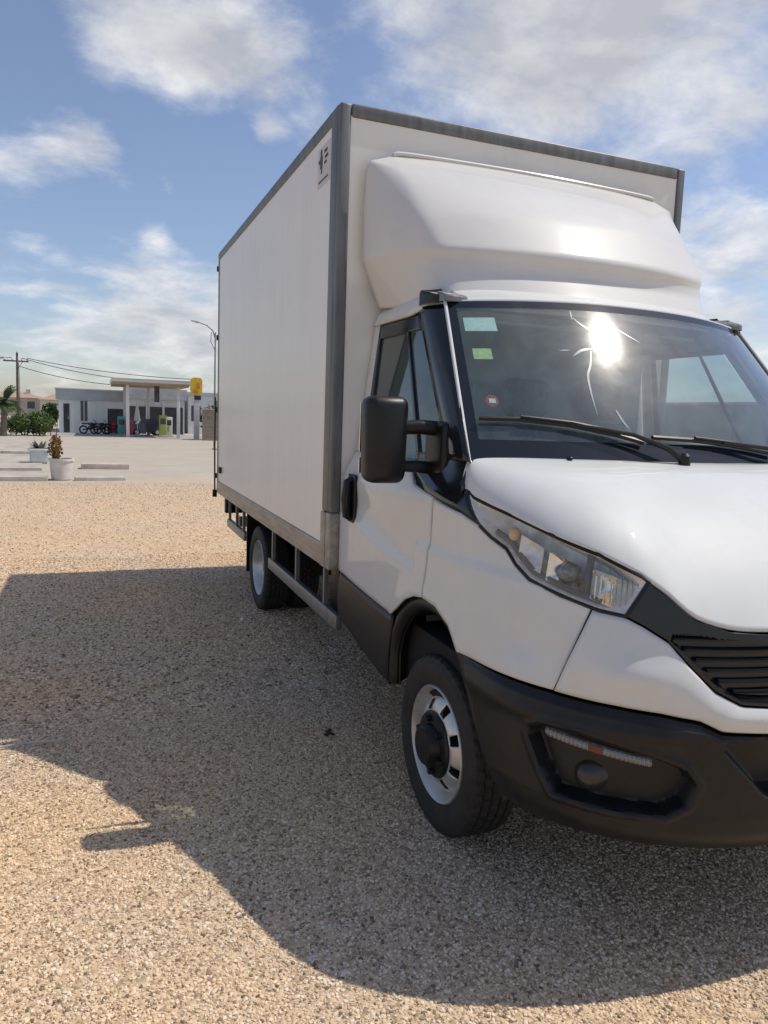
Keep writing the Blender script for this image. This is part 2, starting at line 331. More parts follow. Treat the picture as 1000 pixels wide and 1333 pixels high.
def gravel():
    # patches of loose stones, larger patches further off hold fewer and slightly larger stones
    def node_group(density, smin, smax, seed):
        ng = bpy.data.node_groups.new('scatter', 'GeometryNodeTree')
        ng.interface.new_socket('Geometry', in_out='INPUT', socket_type='NodeSocketGeometry'); ng.interface.new_socket('Geometry', in_out='OUTPUT', socket_type='NodeSocketGeometry')
        N = ng.nodes.new; L = ng.links.new
        gi = N('NodeGroupInput'); go = N('NodeGroupOutput')
        ds = N('GeometryNodeDistributePointsOnFaces'); ds.inputs['Density'].default_value = density; ds.inputs['Seed'].default_value = seed; L(gi.outputs[0], ds.inputs[0])
        nz = N('ShaderNodeTexNoise'); nz.inputs['Scale'].default_value = 1.7; nz.inputs['Detail'].default_value = 4
        mr = N('ShaderNodeMapRange'); mr.inputs[1].default_value = .3; mr.inputs[2].default_value = .6; mr.inputs[3].default_value = density * .45; mr.inputs[4].default_value = density; L(nz.outputs['Fac'], mr.inputs[0]); L(mr.outputs[0], ds.inputs['Density'])
        ico = N('GeometryNodeMeshIcoSphere'); ico.inputs['Radius'].default_value = 1; ico.inputs['Subdivisions'].default_value = 1
        sm = N('GeometryNodeSetMaterial'); sm.inputs['Material'].default_value = PM; L(ico.outputs['Mesh'], sm.inputs[0])
        io = N('GeometryNodeInstanceOnPoints'); L(ds.outputs['Points'], io.inputs['Points']); L(sm.outputs[0], io.inputs['Instance'])
        rv = N('FunctionNodeRandomValue'); rv.data_type = 'FLOAT_VECTOR'; rv.inputs[0].default_value = (0, 0, 0); rv.inputs[1].default_value = (.35, .35, 6.28); L(rv.outputs[0], io.inputs['Rotation'])
        r1 = N('FunctionNodeRandomValue'); r1.data_type = 'FLOAT'; r1.inputs[2].default_value = 0; r1.inputs[3].default_value = 1; r1.inputs['Seed'].default_value = 5
        pw = N('ShaderNodeMath'); pw.operation = 'POWER'; L(r1.outputs[1], pw.inputs[0]); pw.inputs[1].default_value = 3.2
        m2 = N('ShaderNodeMapRange'); L(pw.outputs[0], m2.inputs[0]); m2.inputs[3].default_value = smin; m2.inputs[4].default_value = smax
        r2 = N('FunctionNodeRandomValue'); r2.data_type = 'FLOAT_VECTOR'; r2.inputs[0].default_value = (.75, .65, .35); r2.inputs[1].default_value = (1.35, 1.05, .7); r2.inputs['Seed'].default_value = 9
        vm = N('ShaderNodeVectorMath'); vm.operation = 'SCALE'; L(r2.outputs[0], vm.inputs[0]); L(m2.outputs[0], vm.inputs['Scale']); L(vm.outputs[0], io.inputs['Scale'])
        L(io.outputs[0], go.inputs[0]); return ng
    for (x0, y0, x1, y1, dn, a, bb) in ((-4.0, -2.2, 2.4, 1.4, 24000, .0026, .0082), (-5.2, 1.4, 2.4, 6.0, 8500, .0036, .013), (2.4, -2.2, 5.5, 6.0, 5000, .0036, .0095), (-8.5, 6.0, 8, 14.5, 800, .006, .016)):
        o = link('gravel', [(x0, y0, .001), (x1, y0, .001), (x1, y1, .001), (x0, y1, .001)], [[0, 1, 2, 3]], GM, None, False)
        o['kind'] = 'stuff'; o['label'] = 'loose sandy gravel stones strewn over the yard'
        md = o.modifiers.new('scatter', 'NODES'); md.node_group = node_group(dn, a, bb, int(dn))
gravel()

# ---------------------------------------------------------------- the box truck
T = thing('box_truck', 'white box truck with a tall cargo body and roof wind deflector parked on the gravel', 'truck')
# --- cargo body
HB, Y0, Y1, ZB, ZT = 1.063, 1.14, 4.963, .806, 3.114
def cargo():
    for s in (-1, 1):
        b = MB(); xo, xi = s * (HB - .004), s * (HB - .045)
        b.box((min(xo, xi), Y0 + .12, ZB + .125), (max(xo, xi), Y1 - .05, ZT - .06)); b.build('side_panel', M['panel'], T, False)
    MB().box((-HB + .055, Y0 + .004, ZB + .12), (HB - .055, Y0 + .045, ZT - .055)).build('front_panel', M['panel'], T, False)
    MB().box((-HB + .05, Y0 + .05, ZT - .05), (HB - .05, Y1 - .05, ZT - .012)).build('roof_panel', M['panel'], T, False)
    MB().box((-HB + .05, Y0 + .05, ZB + .02), (HB - .05, Y1 - .05, ZB + .11)).build('load_floor', M['dark'], T, False)
    # corner posts: two flanges with rounded nose
    for s in (-1, 1):
        b = MB(); x0, x1 = sorted((s * HB, s * (HB - .058)))
        b.box((x0, Y0 - .004, ZB + .30), (x1, Y0 + .05, ZT), .012)
        x0, x1 = sorted((s * (HB + .003), s * (HB - .05)))
        b.box((x0, Y0 + .03, ZB + .302), (x1, Y0 + .135, ZT - .002), .008); b.build('corner_post', M['alupost'], T)
        f = MB(); x0, x1 = sorted((s * (HB + .005), s * (HB - .066)))
        f.box((x0, Y0 - .008, ZB), (x1, Y0 + .06, ZB + .30), .01)
        x0, x1 = sorted((s * (HB + .008), s * (HB - .05)))
        f.box((x0, Y0 + .066, ZB + .002), (x1, Y0 + .14, ZB + .298), .006); f.build('post_foot', M['foot'], T)
        b = MB(); x0, x1 = sorted((s * HB, s * (HB - .05))); b.box((x0, Y1 - .07, ZB), (x1, Y1, ZT), .01); b.build('corner_post', M['alupost'], T)
        b = MB(); x0, x1 = sorted((s * (HB + .002), s * (HB - .06))); b.box((x0, Y0 + .136, ZT - .072), (x1, Y1 - .072, ZT + .001), .01); b.build('roof_rail', M['alupost'], T)
        b = MB(); x0, x1 = sorted((s * (HB + .004), s * (HB - .06)))
        b.box((x0, Y0 + .142, ZB + .002), (x1, Y1 - .072, ZB + .122), .008)
        x2 = s * (HB + .006)
        for k in range(3): b.box((min(x2, x1), Y0 + .145, ZB + .02 + .036 * k), (max(x2, x1), Y1 - .075, ZB + .03 + .036 * k))
        b.build('sill_rail', M['sill'], T)
    MB().box((-HB + .06, Y0 - .006, ZT - .062), (HB - .06, Y0 + .05, ZT + .002), .01).build('roof_rail', M['alupost'], T)
    MB().box((-HB + .067, Y0 - .002, ZB), (HB - .067, Y0 + .05, ZB + .118), .008).build('sill_rail', M['sill'], T)
    for s in (-1, 1):
        d = MB().box((min(.004 * s, s * (HB - .055)), Y1 - .03, ZB + .05), (max(.004 * s, s * (HB - .055)), Y1 + .012, ZT - .06), .006).build('rear_door', M['panel'], T)
        r = MB().tube([(s * .15, Y1 + .03, ZB - .02), (s * .15, Y1 + .03, ZT - .05)], .014)
        r.box((s * .15 - .02, Y1 + .02, ZB - .03), (s * .15 + .02, Y1 + .045, ZB + .05)); r.box((s * .15 - .03, Y1 + .02, 1.3), (s * .15 + .10 * s + .03, Y1 + .05, 1.34)); r.build('lock_rod', M['silver'], d)
        for z in (.95, 1.6, 2.3, 2.95): MB().box((s * (HB - .12), Y1 + .012, z) if s > 0 else (-HB - .01, Y1 + .012, z), (s * HB + .01 if s > 0 else -HB + .12, Y1 + .028, z + .05)).build('hinge', M['dark'], d)
        # rubber strap that holds the opened rear door, hanging at the rear edge
        MB().tube([(s * (HB + .012), Y1 + .05, 1.75), (s * (HB + .014), Y1 + .055, 1.25), (s * (HB + .012), Y1 + .05, .80)], .008).box((s * (HB + .012) - .02, Y1 + .035, .76), (s * (HB + .012) + .02, Y1 + .07, .83)).build('door_strap', M['plastic'], T)
        MB().box((min(s * HB, s * (HB + .018)), 4.68, 1.02), (max(s * HB, s * (HB + .018)), 4.76, 1.08), .005).build('side_marker', M['dark'], T)
        p = MB().box((min(s * (HB - .03), s * (HB - .002)), 1.30, 2.80), (max(s * (HB - .03), s * (HB - .002)), 1.52, 3.0)).build('sticker', M['sticker_p'], T, False)
        # blurred emblem: a figure beside two short bars
        e = MB(); x0, x1 = sorted((s * (HB - .004), s * (HB + .0005)))
        e.ell(((x0 + x1) / 2, 1.46, 2.972), (.002, .018, .018)); e.box((x0, 1.435, 2.895), (x1, 1.475, 2.955)); e.box((x0, 1.475, 2.925), (x1, 1.505, 2.94)); e.box((x0, 1.44, 2.865), (x1, 1.455, 2.895))
        e.box((x0, 1.35, 2.955), (x1, 1.40, 2.97)); e.box((x0, 1.335, 2.925), (x1, 1.39, 2.94)); e.box((x0, 1.36, 2.90), (x1, 1.40, 2.912)); e.box((x0, 1.33, 2.825), (x1, 1.50, 2.832)); e.build('emblem', M['ink'], p, False)
        # side guard, brackets, mudflap, rear under-run bar
        x0, x1 = sorted((s * .965, s * .925))
        g = MB().box((x0, 1.30, .43), (x1, 3.02, .515), .008).build('side_guard', M['alu'], T)
        for y in (1.55, 2.2, 2.9): MB().box((s * .945 - .012, y, .46), (s * .945 + .012, y + .03, .82)).build('guard_bracket', M['alu'], g)
        g = MB().box((x0, 4.02, .47), (x1, 4.92, .55), .008).build('side_guard', M['alu'], T)
        for y in (4.1, 4.45, 4.85): MB().box((s * .945 - .012, y, .5), (s * .945 + .012, y + .03, .82)).build('guard_bracket', M['alu'], g)
        x0, x1 = sorted((s * .96, s * .55)); MB().box((x0, 3.90, .22), (x1, 3.915, .82)).build('mudflap', M['plastic'], T, False)
        x0, x1 = sorted((s * .98, s * .74)); MB().box((x0, 4.93, .60), (x1, 5.0, .76), .01).box((x0 + .02, 4.995, .63), (x1 - .02, 5.02, .73), .008).build('tail_lamp', M['plastic'], T)
    MB().box((-.85, 4.86, .47), (.85, 4.93, .57), .008).build('underrun_bar', M['alu'], T)
    f = MB()
    for s in (-1, 1): f.box((s * .42 - .04, -.75, .55), (s * .42 + .04, 4.9, .72))
    for y in (1.3, 2.2, 3.1, 3.9, 4.7): f.box((-.95, y, .725), (.95, y + .06, .82))
    f.box((-.78, 3.38, .27), (.78, 3.53, .42)); f.tube([(-.12, 3.45, .35), (.12, 3.45, .35)], [.2, .2], 14); f.box((-.75, -.06, .26), (.75, .06, .38)); f.box((-.3, .4, .3), (.3, 1.8, .6))
    f.build('chassis_frame', M['dark'], T, False)
    MB().box((-.90, 1.22, .46), (-.5, 1.62, .80), .02).build('battery_box', M['plastic'], T)
    MB().lathe([(.0, 0), (.2, 0), (.21, .02), (.21, .68), (.2, .7), (0, .7)], 20, (.72, 1.3, .56), 'y').build('fuel_tank', M['dark'], T)
cargo()

# --- cab body shell: plan curve of the nose, wrapped round the corner and along the doors
_th = np.linspace(0, np.pi / 2, 700)
_px = np.concatenate([-np.sin(_th) ** (2 / 2.6), [-1.0, -1.0]]); _py = np.concatenate([-.3 - .74 * np.cos(_th) ** (2 / 2.6), [.5, 1.3]])
_ps = np.concatenate([[0], np.cumsum(np.hypot(np.diff(_px), np.diff(_py)))])
def plan_at(s): return float(np.interp(s, _ps, _px)), float(np.interp(s, _ps, _py))
def SY(y): return float(np.interp(y, _py, _ps))
def inset(y, z):
    side = 0.
    if z > 1.28: side = .07 * sst(1.28, 1.47, z) + max(0, z - 1.46) * .128
    low = max(0, .5 - z) * .15; front = max(0, z - .8) * .16; w = sst(-.55, -.1, y)
    return low + side * w + front * (1 - w)
def wrap(s, z, off=0.):
    fl = s < 0; s = abs(s)
    x, y = plan_at(s); e = .004
    x1, y1 = plan_at(max(0, s - e)); x2, y2 = plan_at(s + e); tx, ty = x2 - x1, y2 - y1; q = math.hypot(tx, ty); tx /= q; ty /= q
    nx, ny = -ty, tx
    if s < .006: nx, ny = 0., -1.
    d = off - inset(y, z)
    return (-(x + nx * d) if fl else x + nx * d, y + ny * d, z)
def patch(name, top, bot, nu, nv, material, parent=T, off=0., solid=.012, both=True, vmap=None, full=False):
    # ruled patch in (s, z): from the lower polyline to the upper one
    of = off if callable(off) else (lambda s, z, u, v: off)
    tp = [poly(top, i / nu) for i in range(nu + 1)]; bt = [poly(bot, i / nu) for i in range(nu + 1)]
    vs = []
    for j in range(nv + 1):
        v = j / nv
        for i in range(nu + 1):
            s = lerp(bt[i][0], tp[i][0], v); z = lerp(bt[i][1], tp[i][1], v); vs.append(wrap(s, z, of(s, z, i / nu, v)))
    fs = [[j * (nu + 1) + i, (j + 1) * (nu + 1) + i, (j + 1) * (nu + 1) + i + 1, j * (nu + 1) + i + 1] for j in range(nv) for i in range(nu)]
    a = wrap(*[lerp(bt[nu // 2][k], tp[nu // 2][k], .5) for k in (0, 1)])
    o = link(name, vs, fs, material, parent, True, solid, 40)
    # outward orientation check
    me = o.data; p = me.polygons[len(me.polygons) // 2]
    c = p.center; out = Vector((c.x, c.y - .6, 0))
    if p.normal.dot(out) < 0: me.flip_normals()
    if both: return o, mir(o)
    return o
# feature lines in (s, z)
HLBOT = [(.836, 1.062), (.918, 1.069), (1.05, 1.094), (1.18, 1.119), (1.254, 1.154), (1.308, 1.196), (1.386, 1.222), (1.448, 1.252), (1.553, 1.283), (1.7, 1.30), (1.776, 1.31)]
HLTOP = [(1.543, 1.36), (1.504, 1.342), (1.335, 1.31), (1.114, 1.267), (.937, 1.23), (.8, 1.181), (.776, 1.167)]
HOODLOW = [(.776, 1.167), (.717, 1.133), (.635, 1.072), (.53, 1.043), (.407, 1.036), (.2, 1.032), (0, 1.030)]
TRIMBOT = [(.836, 1.062), (.783, 1.041), (.711, 1.004), (.642, .933), (.574, .871), (.494, .833), (.409, .827), (.2, .824), (0, .823)]
WHITE = [(1.459, .806), (1.244, .808), (1.031, .811), (.849, .806), (.723, .799), (.615, .784), (.546, .753), (.403, .745), (.2, .744), (0, .744)]
ARCH = [(2.148, .464), (2.140, .59), (2.125, .695), (2.055, .807), (1.955, .875), (1.86, .913), (1.76, .927), (1.657, .923), (1.547, .880), (1.471, .807), (1.436, .758), (1.39, .692), (1.331, .606), (1.255, .505), (1.18, .402)]
ARCHIN = [(2.085, .464), (2.086, .606), (2.045, .713), (1.96, .80), (1.86, .85), (1.76, .868), (1.68, .866), (1.58, .826), (1.52, .755), (1.47, .70), (1.42, .64), (1.365, .565), (1.31, .49), (1.27, .44), (1.22, .380)]
def cutpoly(pts, s0, s1):
    # portion of a polyline between s0 and s1, in that order
    P = sorted(pts); xs = [p[0] for p in P]; zs = [p[1] for p in P]
    mid = [p for p in P if min(s0, s1) < p[0] < max(s0, s1)]
    if s0 > s1: mid = mid[::-1]
    return [(s0, float(np.interp(s0, xs, zs)))] + mid + [(s1, float(np.interp(s1, xs, zs)))]
def archdist(s, z):
    return math.hypot((s - 1.76) / .41, (z - .40) / .53) - 1
def bodyoff(s, z, u=0, v=0):
    # wheel-arch swell, belt shoulder and the swage that runs from the handle down to the arch
    o = .016 * math.exp(-(max(0, archdist(s, z)) / .16) ** 2) * sst(1.25, 1.5, s)
    k = 1.12 - .10 * sst(2.0, 2.9, 2.9 - (s - 2.0)) if s > 1.9 else 1.12
    o += .012 * sst(-.025, .02, k - z) * sst(1.0, 1.4, s)
    o -= .010 * math.exp(-((z - k - .09) / .06) ** 2) * sst(1.85, 2.2, s) * (1 - sst(2.6, 2.85, s))
    o -= .012 * math.exp(-((s - 1.16) / .09) ** 2 - ((z - .93) / .06) ** 2)
    return o
def cab_shell():
    P = M['paint']
    # fender: from the fascia seam to the door shut line
    top = cutpoly(HLBOT, .944, 1.772)
    ab = [p for p in ARCH if 1.471 <= p[0] <= 1.77][::-1]
    bot = [(1.032, .815), (1.244, .812), (1.455, .810)] + ab[:] + [(1.772, .9275)]
    patch('fender', top, bot, 90, 26, P, off=bodyoff)
    # painted fascia between the two seams
    tl = [(s, z - .004) for s, z in cutpoly(HLBOT, .938, .836)] + [(s, z - .004) for s, z in TRIMBOT[1:]]; tl = tl + [(-s, z) for s, z in tl[::-1][1:]]
    bl = [(1.026, .815)] + [(s, z + .004) for s, z in WHITE[3:]]; bl = bl + [(-s, z) for s, z in bl[::-1][1:]]
    patch('front_fascia', tl, bl, 150, 16, P, off=lambda s, z, u, v: .004 + .012 * math.sin(math.pi * v) + .02 * math.exp(-((abs(s) - .80) / .12) ** 2 - ((z - .90) / .05) ** 2), both=False)
    # door skin
    belt = [(1.782, 1.318), (1.86, 1.325), (2.0, 1.345), (2.1, 1.40), (2.2, 1.425), (2.866, 1.432)]
    dbot = [(1.782, .926), (1.86, .913), (1.955, .875), (2.055, .807), (2.11, .775), (2.231, .776), (2.54, .79), (2.866, .812)]
    for d in patch('door', belt, dbot, 80, 34, P, off=bodyoff):
        sgn = 1 if d.data.vertices[0].co.x > 0 else -1
        h = MB(); x0 = sgn * 1.0
        pts = [(1.0, .955, 1.10), (1.03, .955, 1.12), (1.038, .955, 1.2), (1.03, .955, 1.285), (1.0, .955, 1.31)]
        h.box((min(sgn * 1.0, sgn * 1.012), .905, 1.085), (max(sgn * 1.0, sgn * 1.012), 1.01, 1.325), .005); h.tube([(sgn * p[0], p[1], p[2]) for p in pts], [.014, .024, .026, .024, .014], 10); h.build('door_handle', M['plastic'], d)
    # rear door frame and B pillar in body colour
    bp_t = [(2.70 + .0, 2.05), (2.838, 2.08)]
    ylo = lambda z: 1.035 + .02 * (z - 1.43) / .6
    vs, fs = grid(lambda u, v: wrap(SY(lerp(ylo(lerp(1.434, 2.08, v)), 1.128, u)), lerp(1.434, 2.08, v)), 5, 18)
    o = link('rear_pillar', vs, [f[::-1] for f in fs], P, T, True, .02); mir(o)
    # black lower door trim
    patch('door_trim', [(2.118, .768), (2.231, .770), (2.54, .784), (2.866, .806)], [(2.155, .44), (2.3, .455), (2.54, .50), (2.88, .565)], 30, 8, M['plastic'], off=lambda s, z, u, v: .010 * math.sin(math.pi * min(1, v * 1.02)))
    patch('arch_trim', ARCH, ARCHIN, 90, 6, M['plastic'], off=lambda s, z, u, v: -.03 * (1 - v) + .024 * math.sin(math.pi * v ** .7), solid=.0)
    # inner wheel housing
    L_ = [poly(ARCHIN, i / 40) for i in range(41)]
    vs = []; 
    for k, xx in enumerate((-.985, -.9, -.75, -.58)):
        for s, z in L_:
            x, y = plan_at(s); vs.append((xx if s > 1.3 else max(xx, x + .03 + .12 * k), y + (.03 if k else .0) * (1 if y > 0 else -.5), z + .03 * (k > 0)))
    fs = [[k * 41 + i, k * 41 + i + 1, (k + 1) * 41 + i + 1, (k + 1) * 41 + i] for k in range(3) for i in range(40)]
    fs.append([3 * 41 + i for i in range(41)])
    mir(link('wheel_housing', vs, fs, M['plastic'], T))
    # black cowl side trim below the pillar, running into the headlamp
    patch('pillar_foot_trim', [(1.555, 1.362), (1.60, 1.365), (1.61, 1.47), (1.95, 1.475), (2.075, 1.47)], [(1.452, 1.258), (1.553, 1.288), (1.7, 1.305), (1.86, 1.33), (2.07, 1.40)], 24, 8, M['gloss'], off=.004)
    # windscreen pillar cover
    def Apil(z): t = (z - 1.474) / .626; return (-.945 + .139 * t * 1.0, -.13 + .537 * t)
    def pil(u, v):
        z = lerp(1.462, 2.09, v); ax, ay = Apil(z); b = wrap(SY(ay + .215 - .02 * v), z, .002)
        q = .018 * math.sin(math.pi * u)
        return (lerp(ax, b[0], u) - q, lerp(ay, b[1], u) - q * .5, z)
    vs, fs = grid(pil, 6, 20); mir(link('pillar_cover', vs, [f[::-1] for f in fs], M['gloss'], T, True, .01))
    # door glass, its black frame
    def gl(u, v):
        z = lerp(1.40, 2.045, v); a = Apil(z)[1] + .20; return wrap(SY(lerp(a, ylo(z) + .004, u)), z, -.012)
    vs, fs = grid(gl, 8, 14); g = link('door_window', vs, [f[::-1] for f in fs], M['side'], T); mir(g)
    def frm(u0, u1, z0, z1, n=10):
        def f(u, v):
            z = lerp(z0, z1, v); a = Apil(z)[1] + .19; b = ylo(z) + .004; return wrap(SY(lerp(a, b, lerp(u0, u1, u))), z, -.002)
        return grid(f, n, n)
    fr = MB(); 
    for q in ((.945, 1.0, 1.42, 2.05), (-.01, 1.0, 1.995, 2.062), (-.01, 1.0, 1.40, 1.437), (.30, .325, 1.42, 2.02)):
        vs, fs = frm(*q); fr.add(vs, [f[::-1] for f in fs])
    o = fr.build('window_frame', M['gloss'], T); s_ = o.modifiers.new('solid', 'SOLIDIFY'); s_.thickness = .012; s_.offset = -1; mir(o)
cab_shell()

# --- windscreen
def wsurf(u, v, off=0.):
    a = abs(u); z = lerp(1.40, 2.10, v) + .02 * (1 - a * a) * v
    xe = lerp(.945, .806, v); ye = lerp(-.171, .407, v); yc = ye - .175 - .022 * 4 * v * (1 - v)
    return (u * xe, lerp(yc, ye, a ** 2.35) - off * .766, z + off * .643)
def wpatch(u0, u1, v0, v1, nu, nv, off=0.):
    return grid(lambda u, v: wsurf(lerp(u0, u1, u), lerp(v0, v1, v), off), nu, nv)
ws_v, ws_f = wpatch(-.955, .955, .20, .955, 48, 20)
WS = link('windscreen', ws_v, ws_f, M['wind'], T)
fr = MB()
for q in ((-1, 1, .0, .20, 48, 4), (-1, 1, .955, 1.0, 48, 2), (-1, -.955, .20, .955, 2, 16), (.955, 1, .20, .955, 2, 16)): fr.add(*wpatch(*q))
fr.build('windscreen_border', M['frit'], WS)
for s in (-1, 1):
    MB().tube([wsurf(s * 1.005, v, .006) for v in np.linspace(.08, 1.0, 14)], .0075, 8).build('pillar_moulding', M['paint'], T)
for q, mm in (((-.93, -.785, .815, .9), 'sticker'), ((-.915, -.835, .645, .708), 'sticker_y')):
    link('sticker', *wpatch(*q, 3, 2, -.006), M[mm], WS)
def disc(u, v):
    a = 2 * math.pi * u; return wsurf(-.875 + .026 * v * math.cos(a), .41 + .032 * v * math.sin(a), -.006)
link('sticker', *grid(disc, 20, 2), M['red'], WS); link('sticker', *wpatch(-.888, -.862, .395, .42, 2, 2, -.004), M['sticker'], WS)
M['glare_streak'] = glass('painted_glare', (.85, .93, .95), 1.0, .2, 1.3, dust=.22, dustc=(.72, .90, .92))  # reflected sun-glare streaks, painted as pale ribbons on the glass
def glare_streak(pts, w0):
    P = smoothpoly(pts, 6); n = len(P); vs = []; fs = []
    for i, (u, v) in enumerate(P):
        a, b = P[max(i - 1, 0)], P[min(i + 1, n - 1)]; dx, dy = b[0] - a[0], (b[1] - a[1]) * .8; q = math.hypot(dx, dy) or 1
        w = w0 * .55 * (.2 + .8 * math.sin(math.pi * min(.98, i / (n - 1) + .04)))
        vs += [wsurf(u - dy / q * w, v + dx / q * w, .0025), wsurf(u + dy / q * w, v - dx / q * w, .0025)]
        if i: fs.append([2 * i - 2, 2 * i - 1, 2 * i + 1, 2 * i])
    o = link('glare_streak', vs, fs, M['glare_streak'], WS)
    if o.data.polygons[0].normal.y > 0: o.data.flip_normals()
for pts, w in (([(-.36, .715), (-.42, .70), (-.47, .665)], .012), ([(-.37, .70), (-.40, .62), (-.435, .55), (-.45, .44), (-.455, .34)], .009), ([(-.36, .37), (-.345, .31), (-.33, .275)], .010), ([(-.39, .90), (-.36, .86), (-.31, .82), (-.26, .82), (-.20, .86), (-.17, .85)], .011), ([(-.39, .945), (-.40, .89)], .008), ([(-.17, .85), (-.10, .80), (-.06, .77)], .006), ([(-.48, .70), (-.53, .695)], .006)): glare_streak(pts, w)
def wiper(pts, armpts):
    w = sub('wiper', T); b = MB().tube([wsurf(u, v, .018) for u, v in pts], .009, 6).tube([wsurf(u, v, .034) for u, v in pts[1:-1]], .006, 6); b.build('blade', M['plastic'], w)
    MB().tube([wsurf(u, v, o) for u, v, o in armpts], [.014, .011, .008, .007], 8).lathe([(.0, -.02), (.022, -.02), (.022, .02), (.014, .03), (0, .03)], 12, wsurf(armpts[0][0], armpts[0][1], .03)).build('arm', M['plastic'], w)
wiper([(-.95, .292), (-.8, .292), (-.6, .268), (-.4, .222), (-.30, .19)], [(-.15, .09, .03), (-.22, .14, .045), (-.36, .205, .045), (-.62, .268, .03)])
wiper([(-.25, .218), (-.05, .21), (.15, .19), (.40, .15)], [(.52, .10, .03), (.46, .125, .045), (.33, .155, .045), (.1, .193, .03)])

# --- hood: fan of curves from the windscreen base down to the lamp and grille line
R_ = smoothpoly([(-.925, -.10, 1.474), (-.85, -.135, 1.478), (-.70, -.19, 1.481), (-.42, -.26, 1.481), (-.1, -.295, 1.478), (0, -.297, 1.478)], 8)
Lq = [wrap(s, z, .004) for s, z in [(1.600, 1.367), (1.56, 1.366), (1.543, 1.364), (1.504, 1.346), (1.335, 1.314), (1.114, 1.271), (.937, 1.234), (.8, 1.185)] + [(s, z + .004) for s, z in HOODLOW]]
Lq = smoothpoly(Lq, 6)
def hood(u, v):
    t = abs(u); te = 1 - t   # te 0 side .. 1 centre
    r = Vector(poly(R_, te)); l = Vector(poly(Lq, te ** .92))
    d = l - r; k = sst(.10, .75, te)
    p1 = r + Vector((d.x * .50, d.y * .50, -.02 - .035 * k)); p2 = l + Vector((-d.x * .12, -d.y * .14, lerp(-d.z * .42, .15, k)))
    q = r * (1 - v) ** 3 + p1 * 3 * v * (1 - v) ** 2 + p2 * 3 * v * v * (1 - v) + l * v ** 3
    return (q.x if u < 0 else -q.x, q.y, q.z)
vs, fs = grid(lambda u, v: hood(2 * u - 1, v), 96, 36)
H = link('hood', vs, fs, M['paint'], T, True, .0, 30)
if H.data.polygons[48].normal.z < 0: H.data.flip_normals()
md = H.modifiers.new('solid', 'SOLIDIFY'); md.thickness = .018; md.offset = -1
nz = hood(-.62, .03); MB().ell((nz[0], nz[1], nz[2] + .006), (.012, .014, .008)).build('washer_nozzle', M['plastic'], H)

# --- roof, deflector, marker lamps
def roof(u, v):
    a = abs(u); front = wsurf(u, 1.0); yb = 1.125; xr = u * .866
    y0 = front[1]; y = lerp(y0, yb, v); h = lerp(.0, 1, sst(0, .45, v))
    zt = 2.068 + .165 * (1 - a ** 5) ** .55
    x = lerp(front[0], xr, sst(0, .25, v)) if a > .9 else lerp(front[0], xr, sst(0, .3, v))
    z = lerp(front[2] + .004, zt, sst(-.02, .40, v) ** .8)
    return (x, y, z)
vs, fs = grid(lambda u, v: roof(2 * u - 1, v), 60, 24); RF = link('roof', vs, fs, M['paint'], T, True, .015)
rb, rf_ = grid(lambda u, v: ((lerp(-1, 1, u)) * .83, 1.105, lerp(.55, 2.12, v)), 2, 2); link('cab_back', rb, rf_, M['liner'], T)
E_ = [(-.745, .50, 2.10), (-.748, .555, 2.19), (-.752, .595, 2.27), (-.756, .612, 2.325), (-.760, .605, 2.355)] + smoothpoly([(-.766, .612, 2.37), (-.785, .725, 2.52), (-.797, .88, 2.70), (-.80, .98, 2.80), (-.80, 1.087, 2.887)], 6)
def defl(u, v):
    a = abs(u); p = poly(E_, v); x = -p[0] * u / 1.0
    bul = (1 - a ** 2.4)
    f = float(np.interp(v, [0, .10, .20, .27, .5, 1], [.20, .185, .165, .195, .17, .02]))
    return (x, p[1] - f * bul, p[2] - .02 * bul * (1 - v) + .015 * bul * v + .018 * math.sin(math.pi * sst(.25, 1, v)) * bul)
def wing(u, v):
    p = Vector(poly(E_, v)); q = Vector(poly([(-.85, 1.085, 2.15), (-.945, 1.085, 2.37), (-.95, 1.085, 2.60), (-.94, 1.085, 2.80), (-.925, 1.085, 2.845), (-.80, 1.0875, 2.8872)], v))
    r = p.lerp(q, u); r.x -= .02 * math.sin(math.pi * u) * math.sin(math.pi * v); return r
rows = []
for j in range(53):
    v = j / 52; w = [wing(1 - i / 20, v) for i in range(20)]
    row = w + [Vector(defl(2 * i / 60 - 1, v)) for i in range(61)] + [Vector((-p.x, p.y, p.z)) for p in w[::-1]]
    for _ in range(3):
        row = [row[0]] + [(row[i - 1] + row[i] * 2 + row[i + 1]) / 4 for i in range(1, len(row) - 1)] + [row[-1]]
    rows.append(row)
nr = len(rows[0]); D = link('wind_deflector', [p for r in rows for p in r], [[j * nr + i, j * nr + i + 1, (j + 1) * nr + i + 1, (j + 1) * nr + i] for j in range(52) for i in range(nr - 1)], M['gelcoat'], T, True, .012, 60)
tl = MB()
tv = [(x, 1.088, z) for x, z in ((-.80, 2.888), (-.7, 2.905), (0, 2.915), (.7, 2.905), (.8, 2.888))]
tl.tube(smoothpoly(tv, 6), .012, 8); tl.build('deflector_lip', M['gelcoat'], D)
